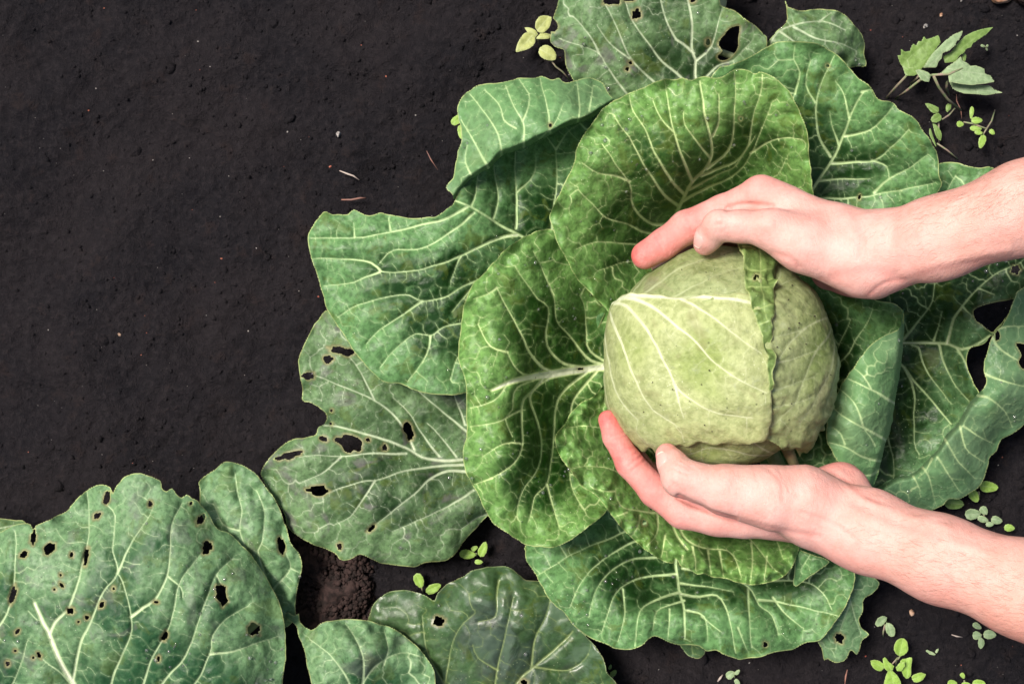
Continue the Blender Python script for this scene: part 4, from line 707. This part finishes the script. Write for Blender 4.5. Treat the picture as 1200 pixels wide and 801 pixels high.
LOW = dict(
 palm=[((1480,818,31,74),(1200,690,28,54),1.1,.008),((1200,690,28,54),(1100,654,25.5,48.5),1.1,.012),((1100,654,25.5,48.5),(1015,622,22.5,46),1.2,.012),
  ((1015,620,22.5,45),(960,603,21,43),1.1,.014),
  ((955,600,19,38),(850,603,16.4,22),1,.012),((960,600,17.5,36),(860,606,14.4,21),1,.012),((965,598,16,34),(875,606,12.6,20),1,.012),((970,595,15,32),(890,604,11,19),1,.012),
  ((940,586,21.5,42),(850,574,21,28),1,.014),((985,572,17.5,27),(1010,598,19.5,28),1,.012),((985,572,17.5,27),(930,590,15.5,28),1,.012)],
 fingers=[[(870,606,17,23),(840,604,16.6,23),(800,598,15.8,21),(768,575,15.2,18.5),(738,543,14.8,16.5),(720,512,14.6,13.5),(713,492,14.4,12)],
  [(870,606,14.4,21),(812,600,13,19),(775,575,12.2,17),(748,545,11.8,15),(735,520,11.6,13)],
  [(880,606,12.6,20),(825,600,10.6,18),(790,578,9.4,16),(766,555,9,14)],
  [(890,604,11,19),(840,600,9,16),(812,583,8,14.5),(795,568,7.6,13)]],
 thumb=[(905,584,21.6,38),(850,574,21.2,29),(820,566,21,22.5),(798,559,20.8,22),(788,543,20,16.5),(782,532,19.4,13.5)], kf=.006, kt=.0035,
 folds=[(1.80,3.2,795,582,815,592,838,602,862,609),(0.60,2,792,523,803,536,810,543),(0.75,2,800,540,812,548),(0.90,3.5,968,548,990,562,1008,578,1030,588),(-1.16,6,985,556,1015,585,1060,604,1110,618),(0.68,5,1000,590,1050,612,1100,630),(-1.16,10,880,560,930,572,970,590),(-0.72,6,1030,600,1090,625,1160,650),(0.75,1.5,716,511,732,506),(0.60,1.4,719,516,734,511),(0.75,1.6,736,546,752,534),(0.75,1.6,741,551,756,539),(0.60,1.4,731,540,748,529),(0.75,1.5,788,548,806,556),(0.60,1.4,786,554,803,563),(0.60,1.4,793,542,808,549),(0.52,2,912,548,925,575),(0.52,2,776,583,790,566),(0.60,4,870,612,920,622,960,628),(0.45,2.4,900,548,915,565,918,585),(-0.87,9,795,560,825,563,850,565),(0.45,2,882,548,890,570),(0.52,3,940,600,975,612,1000,630)],
 red=[(713,490,14.4,34,1.0),(735,535,14.8,36,.95),(765,570,15.2,36,.85),(800,592,15.8,32,.7),(840,600,16.5,28,.5),(785,525,19.5,16,.55),(985,555,17.5,26,.6),(800,545,20,18,.3),(930,632,18,30,.35),(1010,655,22,40,.3),(1100,700,25,45,.3),(1190,745,27,60,.3)],
 tan0=960, nail=((785,536,19.6), (-.40, .88, -.25), (-.74, .12, .66), .0070, .0052), hair0=1000, hdir=(-.8, .1, -.2), hden=lambda x, y: min(1, (x - 1000) / 100) * (1 if y > 640 + (x - 1100) * .3 else .35))
arm(person, UP, 'upper arm and hand with the thumb on top of the head', 71)
arm(person, LOW, 'lower arm and hand cradling the head from below', 72)

# ------------------------------------------------------------------ weeds and seedlings
def lf(cx, cy, rx, ry, ang=0):        # pointed little blade
    a = math.radians(ang); pts = []
    for t in np.arange(10) * math.pi / 5: x, y = rx * math.cos(t), ry * math.sin(t) * (1 - .25 * math.cos(t)); pts.append((cx + x * math.cos(a) - y * math.sin(a), cy + x * math.sin(a) + y * math.cos(a)))
    return pts
def weed(name, label, cat, mat, blades, stems, z=1.2, group=None, sr=.0006):
    allp = np.concatenate([np.array(b if not isinstance(b, dict) else b['o'], float) for b in blades]); c = allp.mean(0)
    t = thing(name, P(c[0], c[1], 0), label, cat, group or ('seedlings sprouting from the soil' if name == 'seedling' else None))
    for i, b in enumerate(blades):
        m = mat; zz = z; sh_ = isinstance(b, dict)
        if isinstance(b, dict): m = b.get('m', mat); zz = b.get('z', z); b = b['o']
        p = np.array(b, float); q = p.mean(0); u, s_, vt = np.linalg.svd(p - q); ax = vt[0]; L = (p - q) @ ax; r = np.random.default_rng(i + int(abs(q[0])))
        near = 1 if np.linalg.norm(p[L.argmax()] - c) < np.linalg.norm(p[L.argmin()] - c) else -1
        a0 = q + ax * (L.max() if near > 0 else L.min()) * .95; a1 = q + ax * (L.min() if near > 0 else L.max()) * .8
        tl = r.uniform(-.25, .25); zc = [(*q, zz), (*a0, zz - .12), (*a1, zz - .1 + tl)] + [(p[k][0], p[k][1], zz + .10 + tl * .4) for k in range(0, len(p), 2)]
        leaf(t, m, dict(outline=p, veins=[(.3, 0, *a0, *q, *a1)], z=zc, h=.8 if max(np.ptp(p, 0)) < 26 else 1.2, cell=9 if max(np.ptp(p, 0)) > 26 else 0, wave=(0, 20), bulge=.03, crinkle=.25, relief=.3, quilt=.12, sharp=bool(sh_)), seed=50 + i)
    for s_ in stems:
        pts = [P(x, y, zz / 100) for x, y, zz in s_]; V, Fc = tube(pts, [sr * 1.3] * (len(pts) - 1) + [sr], 6); mesh('stem', V, Fc, M_WSTEM, t)
    return t
def sc4(pts, ox, oy, k=4.0): return [(ox + x / k, oy + y / k) for x, y in pts]
c8 = lambda *p: sc4(p, 980, 0, 4.005)
weed('weed', 'tall weed with toothed leaves growing near the top right corner', 'weed', M_WEED, [
 dict(o=c8((325,355),(312,318),(300,300),(287,262),(304,258),(302,228),(325,243),(345,238),(352,218),(360,205),(375,212),(385,192),(398,195),(412,170),(425,185),(445,178),(480,165),(490,200),(465,240),(430,290),(395,330),(370,355)), z=3.6),
 dict(o=c8((500,265),(540,245),(560,215),(580,190),(610,165),(640,150),(690,135),(738,128),(700,165),(640,205),(632,222),(612,228),(600,248),(580,262),(560,290),(510,295)), z=3.8),
 dict(o=c8((405,320),(440,265),(470,230),(500,200),(545,165),(595,142),(588,165),(575,190),(565,195),(560,215),(545,225),(530,240),(500,250),(495,275),(480,290),(470,318),(430,318)), m=M_WEEDP, z=4.6),
 dict(o=c8((530,385),(640,400),(720,402),(745,420),(780,435),(740,442),(700,447),(650,442),(600,440),(570,430),(545,415)), z=3.4, m=M_WEEDP),
 dict(o=c8((485,345),(520,315),(555,290),(585,265),(592,285),(620,298),(628,310),(655,308),(695,322),(698,345),(725,355),(745,385),(700,392),(640,400),(580,395),(530,385),(525,350)), m=M_WEEDP, z=4.4),
 dict(o=c8((370,330),(390,325),(410,330),(430,338),(445,350),(440,370),(435,385),(415,383),(395,375)), m=M_WEEDP, z=4.9),
 dict(o=c8((590,262),(600,245),(610,260),(606,285),(596,290)), z=3.2)],
 [[(1037,117,-.3),(1050,102,2),(1062,89,3.6)],[(1048,117,-.3),(1063,106,2.4),(1078,94,4.2),(1092,88,4.6)],[(1067,99,1.5),(1078,88,4)],[(1094,89,4.6),(1100,102,3.6),(1110,116,2.4),(1126,129,.4)],[(1092,88,4.6),(1112,87,4.5),(1128,80,4.4)],[(1110,96,3),(1109,103,2),(1112,112,.5)]], sr=.0009)
weed('seedling', 'small sprig with narrow oval leaves below the toothed weed', 'weed', M_WEED, [c8((415,485),(432,484),(450,490),(480,505),(482,522),(475,530),(455,532),(435,515)), c8((443,562),(455,540),(480,530),(494,545),(490,565),(470,575),(450,574)), c8((452,580),(465,582),(475,590),(490,615),(495,640),(490,662),(475,650),(462,620)), c8((515,495),(525,485),(540,490),(538,510),(522,528),(514,520)), c8((440,600),(455,640),(470,690),(455,670),(436,630))],
 [[(1100,135,1.4),(1104,140,1.3),(1112,135,1.2),(1119,127,1)],[(1098,168,1),(1110,176,.8),(1122,186,.2)],[(1100,140,1.3),(1100,160,.6),(1101,172,-.3)]], z=1.6)
weed('seedling', 'small sprig with a cluster of rounded light green leaves above the upper arm', 'weed', M_LIME, [c8(*lf(582,582,18,15)), c8(*lf(635,530,11,32,90)) if 0 else c8(*lf(635,530,32,11,95)), c8(*lf(660,565,28,17)), c8(*lf(655,603,30,13,5)), c8(*lf(668,622,20,12,10)), c8(*lf(684,665,34,17,105)), c8(*lf(731,620,16,12,40))],
 [[(1129,143,1.3),(1140,145,1.5),(1148,148,1.5),(1156,151,1.4),(1162,142,.8),(1166,129,-.2)],[(1156,151,1.4),(1152,158,1.3)],[(1138,132,1.3),(1139,145,1.5)]], z=1.7)
weed('seedling', 'tiny pair of leaves beside the tip of the toothed weed', 'weed', M_WEEDP, [c8(*lf(688,216,13,7,20)), c8(*lf(709,216,8,6,80)), c8(*lf(706,232,8,5,60))], [[(1155,55,.6),(1157,58,-.2)]], z=.7)
c3 = lambda *p: sc4(p, 600, 0)
weed('seedling', 'yellow-green seedling left of the top cabbage leaf', 'weed', M_YEL, [c3((18,245),(22,215),(35,185),(60,155),(90,152),(105,165),(108,200),(85,225),(50,238)), c3((108,130),(112,100),(125,80),(150,72),(185,80),(182,110),(172,135),(145,155),(118,148)), c3((57,130),(85,130),(110,142),(122,160),(110,178),(85,165),(70,150)), c3((113,182),(135,155),(160,155),(185,165),(175,180),(150,184)), c3((123,245),(128,225),(145,213),(170,212),(195,232),(208,258),(205,280),(180,284),(150,278),(130,262))],
 [[(628,43,1.6),(631,50,.8),(634,58,-.2)],[(646,71,1.5),(651,78,1.2),(659,84,.8),(668,94,.2)]], z=1.8)
weed('seedling', 'small seedling half hidden under the folded rim of the large leaf', 'weed', M_LIME, [lf(536,140,9,5,-40), lf(540,155,9,4,85), lf(548,150,6,4)], [[(541,147,.8),(545,150,-.2)]], z=1.1)
weed('seedling', 'three-leaved seedling in the dark gap under the holey leaf', 'weed', M_LIME, [lf(548,649,10,5.5,5), lf(566,643,9.5,5,-70), lf(556,642,4.5,3,-30), lf(561,658,5,3)], [[(558,648,1),(559,652,-.2)]], z=1.1)
weed('seedling', 'two-leaved seedling above the lobe of the dark wet leaf', 'weed', M_LIME, [lf(491,680,9.5,6,70), lf(508,689,10,5.5,-28)], [[(494,688,1),(496,694,-.2)]], z=1.1)
weed('seedling', 'bright lime seedling with several leaves at the lower right', 'weed', M_LIME, [(lambda *p: sc4(p, 800, 601))((990,640),(995,610),(1012,588),(1038,586),(1052,600),(1058,640),(1040,662),(1020,672),(1000,660)), sc4([(880,690),(900,686),(925,692),(945,705),(948,720),(930,738),(905,735),(885,712)], 800, 601), sc4([(938,680),(948,672),(965,695),(990,715),(985,735),(965,742),(945,725)], 800, 601), sc4([(945,830),(948,775),(965,735),(990,742),(1010,765),(1025,800),(1010,840)], 800, 601), sc4([(1020,690),(1045,680),(1075,675),(1072,720),(1070,765),(1045,775),(1028,745)], 800, 601), sc4([(1072,765),(1095,750),(1120,745),(1140,753),(1130,775),(1110,790),(1085,790)], 800, 601), dict(o=sc4([(998,722),(1015,700),(1040,695),(1042,715),(1025,738),(1005,738)], 800, 601), z=3)],
 [[(1050,782,-.2),(1050,775,1.2),(1052,770,2)],[(1052,772,2),(1055,768,2.1)],[(1052,770,2),(1045,778,2)]], z=2.3)
weed('seedling', 'pair of dull oval leaves just right of the torn cabbage leaf', 'weed', M_WEEDP, [sc4([(900,520),(915,490),(935,480),(958,488),(955,505),(935,528),(912,532)], 800, 601), sc4([(950,535),(955,510),(975,515),(995,540),(993,575),(975,580),(955,560)], 800, 601)], [[(1037,731,1),(1035,740,.6),(1035,746,-.2)]], z=1.2)
weed('seedling', 'four-leaved seedling under the lower forearm near the right edge', 'weed', M_WEEDP, [lf(1145,744,5.5,5), lf(1160,743,8,5.5,5), lf(1150,753,4,7,0), lf(1145,733,6,3.5,30)], [[(1150,743,.9),(1149,746,-.2)]], z=1.0)
weed('seedling', 'lime two-leaved seedling beside the rim of the holed right leaf', 'weed', M_LIME, [lf(1159,570,11.5,6.5,5), lf(1142,581,8,6,60)], [[(1147,576,1.0),(1148,582,-.2)]], z=1.4)
weed('seedling', 'dark oval leaf peeping out under the holed right leaf', 'weed', M_WEED, [lf(1118,589,12,7.5,10)], [[(1110,586,1),(1106,584,-.2)]], z=1.2)
weed('seedling', 'clump of dull green leaves above the lower forearm', 'weed', M_WEEDP, [lf(1140,602,9.5,6.5,-5), lf(1153,598,6,5,50), lf(1152,608,7,4,20), lf(1168,609,7,5,15), lf(1160,614,5,3)], [[(1153,603,1.0),(1154,606,-.2)]], z=1.2)
weed('seedling', 'small lime leaf nearest the right edge above the lower forearm', 'weed', M_LIME, [lf(1183,618,6.5,4.2,5)], [[(1180,618,.8),(1178,620,-.2)]], z=1.0)
weed('seedling', 'tiny seedling cut off by the bottom edge at the lower right', 'weed', M_LIME, [lf(1116,800,6,4), lf(1147,800,8,4.5), lf(1128,791,4,3,60), lf(1132,802,6,4)], [[(1130,797,.8),(1130,801,-.2)]], z=1.0)
weed('seedling', 'tiny seedling at the bottom edge below the scalloped leaf', 'weed', M_WEEDP, [lf(856,790,6,5,-30), lf(864,787,4,2.4,-45), lf(864,799,5,3,60)], [[(860,791,.8),(861,795,-.2)]], z=1.0)
weed('seedling', 'tiny pale sprout right of the bright lime seedling', 'weed', M_WEEDP, [lf(1092,765,5,2,20), lf(1098,762,3.4,1.8,-60), lf(1088,763,3.4,1.5,30)], [[(1094,765,.6),(1095,768,-.2)]], z=.7)
weed('seedling', 'tiny sprig beside the edge of the dark wet leaf', 'weed', M_WEED, [lf(719,788,5,3.4,-50), lf(715,781,3.4,2,-70)], [[(718,791,.8),(718,794,-.2)]], z=.9)

# ------------------------------------------------------------------ bits lying on the soil
def blob(name, pts_px, hgt, mat, label, cat, seed, rough=.25):
    poly = catmull(pts_px, True, 4); c = poly.mean(0); n = 10; V = []; Fc = []; m = len(poly); r = np.random.default_rng(seed)
    for k in range(n):
        t = k / n; rr = math.cos(t * math.pi / 2) ** .55; z = hgt * math.sin(t * math.pi / 2) - .006
        q = c + (poly - c) * rr; w3 = P(q[:, 0], q[:, 1], z + .0 * q[:, 0])
        w3[:, 2] += hgt * rough * (fbm(q[:, 0], q[:, 1], 22, seed, 4)) * min(1, .3 + t * 2); w3[:, :2] += (.0016 * np.stack([vn(q[:, 0] + 9 * k, q[:, 1], 8, seed + 4), vn(q[:, 0], q[:, 1] + 9 * k, 8, seed + 5)], 1))
        V.extend(w3)
    V.append(P(c[0], c[1], hgt - .006 + hgt * rough * .3)); V = np.array(V)
    for k in range(n - 1):
        for i in range(m): Fc.append((k * m + i, (k + 1) * m + i, (k + 1) * m + (i + 1) % m, k * m + (i + 1) % m)[::-1] if False else (k * m + (i + 1) % m, (k + 1) * m + (i + 1) % m, (k + 1) * m + i, k * m + i))
    for i in range(m): Fc.append((len(V) - 1, (n - 1) * m + i, (n - 1) * m + (i + 1) % m))
    o = mesh(name, V - 0, Fc, mat, loc=P(c[0], c[1], 0)); return tag(o, label, cat, 'pebbles on the soil' if cat == 'pebble' else None)
blob('soil_clod', [(345,632),(365,634),(385,650),(402,662),(420,668),(434,690),(430,712),(412,728),(385,735),(360,735),(344,715),(340,680)], .017, M_CLOD, 'reddish brown clod of earth between the lower left leaves', 'clod', 61, .7)
c0, c1 = P(340, 632, .01), P(436, 737, .01); lumps('crumbs', 3200, (.0004, .0030), M_CLOD, 8, .8, (c0[0], c1[0], c1[1], c0[1]), 3., None, .016, bpy.data.objects['soil_clod'])
blob('stone', [(1160,-8),(1172,-10),(1184,-8),(1186,0),(1176,4),(1164,4)], .012, M_STONE, 'orange brown stone cut by the top edge at the right', 'stone', 62)
blob('stone', [(1188,-10),(1205,-12),(1225,-5),(1215,6),(1198,7),(1188,0)], .014, M_CLOD, 'dark brown stone in the top right corner', 'stone', 63)
blob('pebble', [(1066,716),(1070,714),(1074,717),(1073,721),(1068,722)], .007, M_STONE, 'small pinkish pebble under the lower forearm', 'pebble', 64)
blob('pebble', [(1083,30),(1086,29),(1088,32),(1086,34),(1083,33)], .006, M_WHITE, 'tiny cream pebble above the toothed weed', 'pebble', 65)
blob('pebble', [(1100,16),(1103,15),(1106,18),(1103,20),(1100,19)], .006, M_STONE, 'tiny orange pebble near the top above the toothed weed', 'pebble', 66)
blob('pebble', [(138,391),(140,390),(142,392),(141,395),(138,394)], .004, M_STONE, 'tiny orange pebble on the bare soil at far left', 'pebble', 67)
blob('pebble', [(394,156),(396,154),(398,156),(397,160),(395,161)], .004, M_WHITE, 'tiny white pebble on the soil above the folded leaf', 'pebble', 68)
def twig(label, pts, mat, r0=.0008, name='twig'):
    w3 = [P(x, y, .0022 + z) for x, y, z in pts]; V, Fc = tube(w3, [r0 * .6] + [r0] * (len(pts) - 2) + [r0 * .4], 6); o = mesh(name, V, Fc, mat, loc=w3[0]); tag(o, label, 'twig', 'dry bits of twig and straw on the soil')
twig('pale split twig lying on the soil left of the folded leaf', [(398,200,0),(408,204,.002),(414,206,.001),(421,211,0)], M_STRAW)
twig('thin reddish twig just above the tip of the big left leaf', [(400,234,0),(412,234,.001),(422,232,.002),(429,232,0)], M_TWIG, .0009)
twig('fine dark twig on the soil left of the folded rim', [(500,177,0),(505,187,.002),(513,199,0)], M_TWIG, .0005)
twig('short reddish straw at the bottom edge left of the lime seedling', [(993,784,0),(991,792,.002),(990,802,0)], M_TWIG, .0008)
twig('pinkish bark sliver at the bottom edge under the scalloped leaf', [(841,798,0),(844,794,.001),(847,790,0)], M_STRAW, .0011)
twig('two-tone straw piece right of the lower forearm', [(1115,743,0),(1121,745,.001),(1128,746,0)], M_STRAW, .0007)
twig('thin rootlet poking up beside the small sprig', [(1121,111,.002),(1121,118,.004),(1126,129,.001),(1127,139,0)], M_TWIG, .0005)
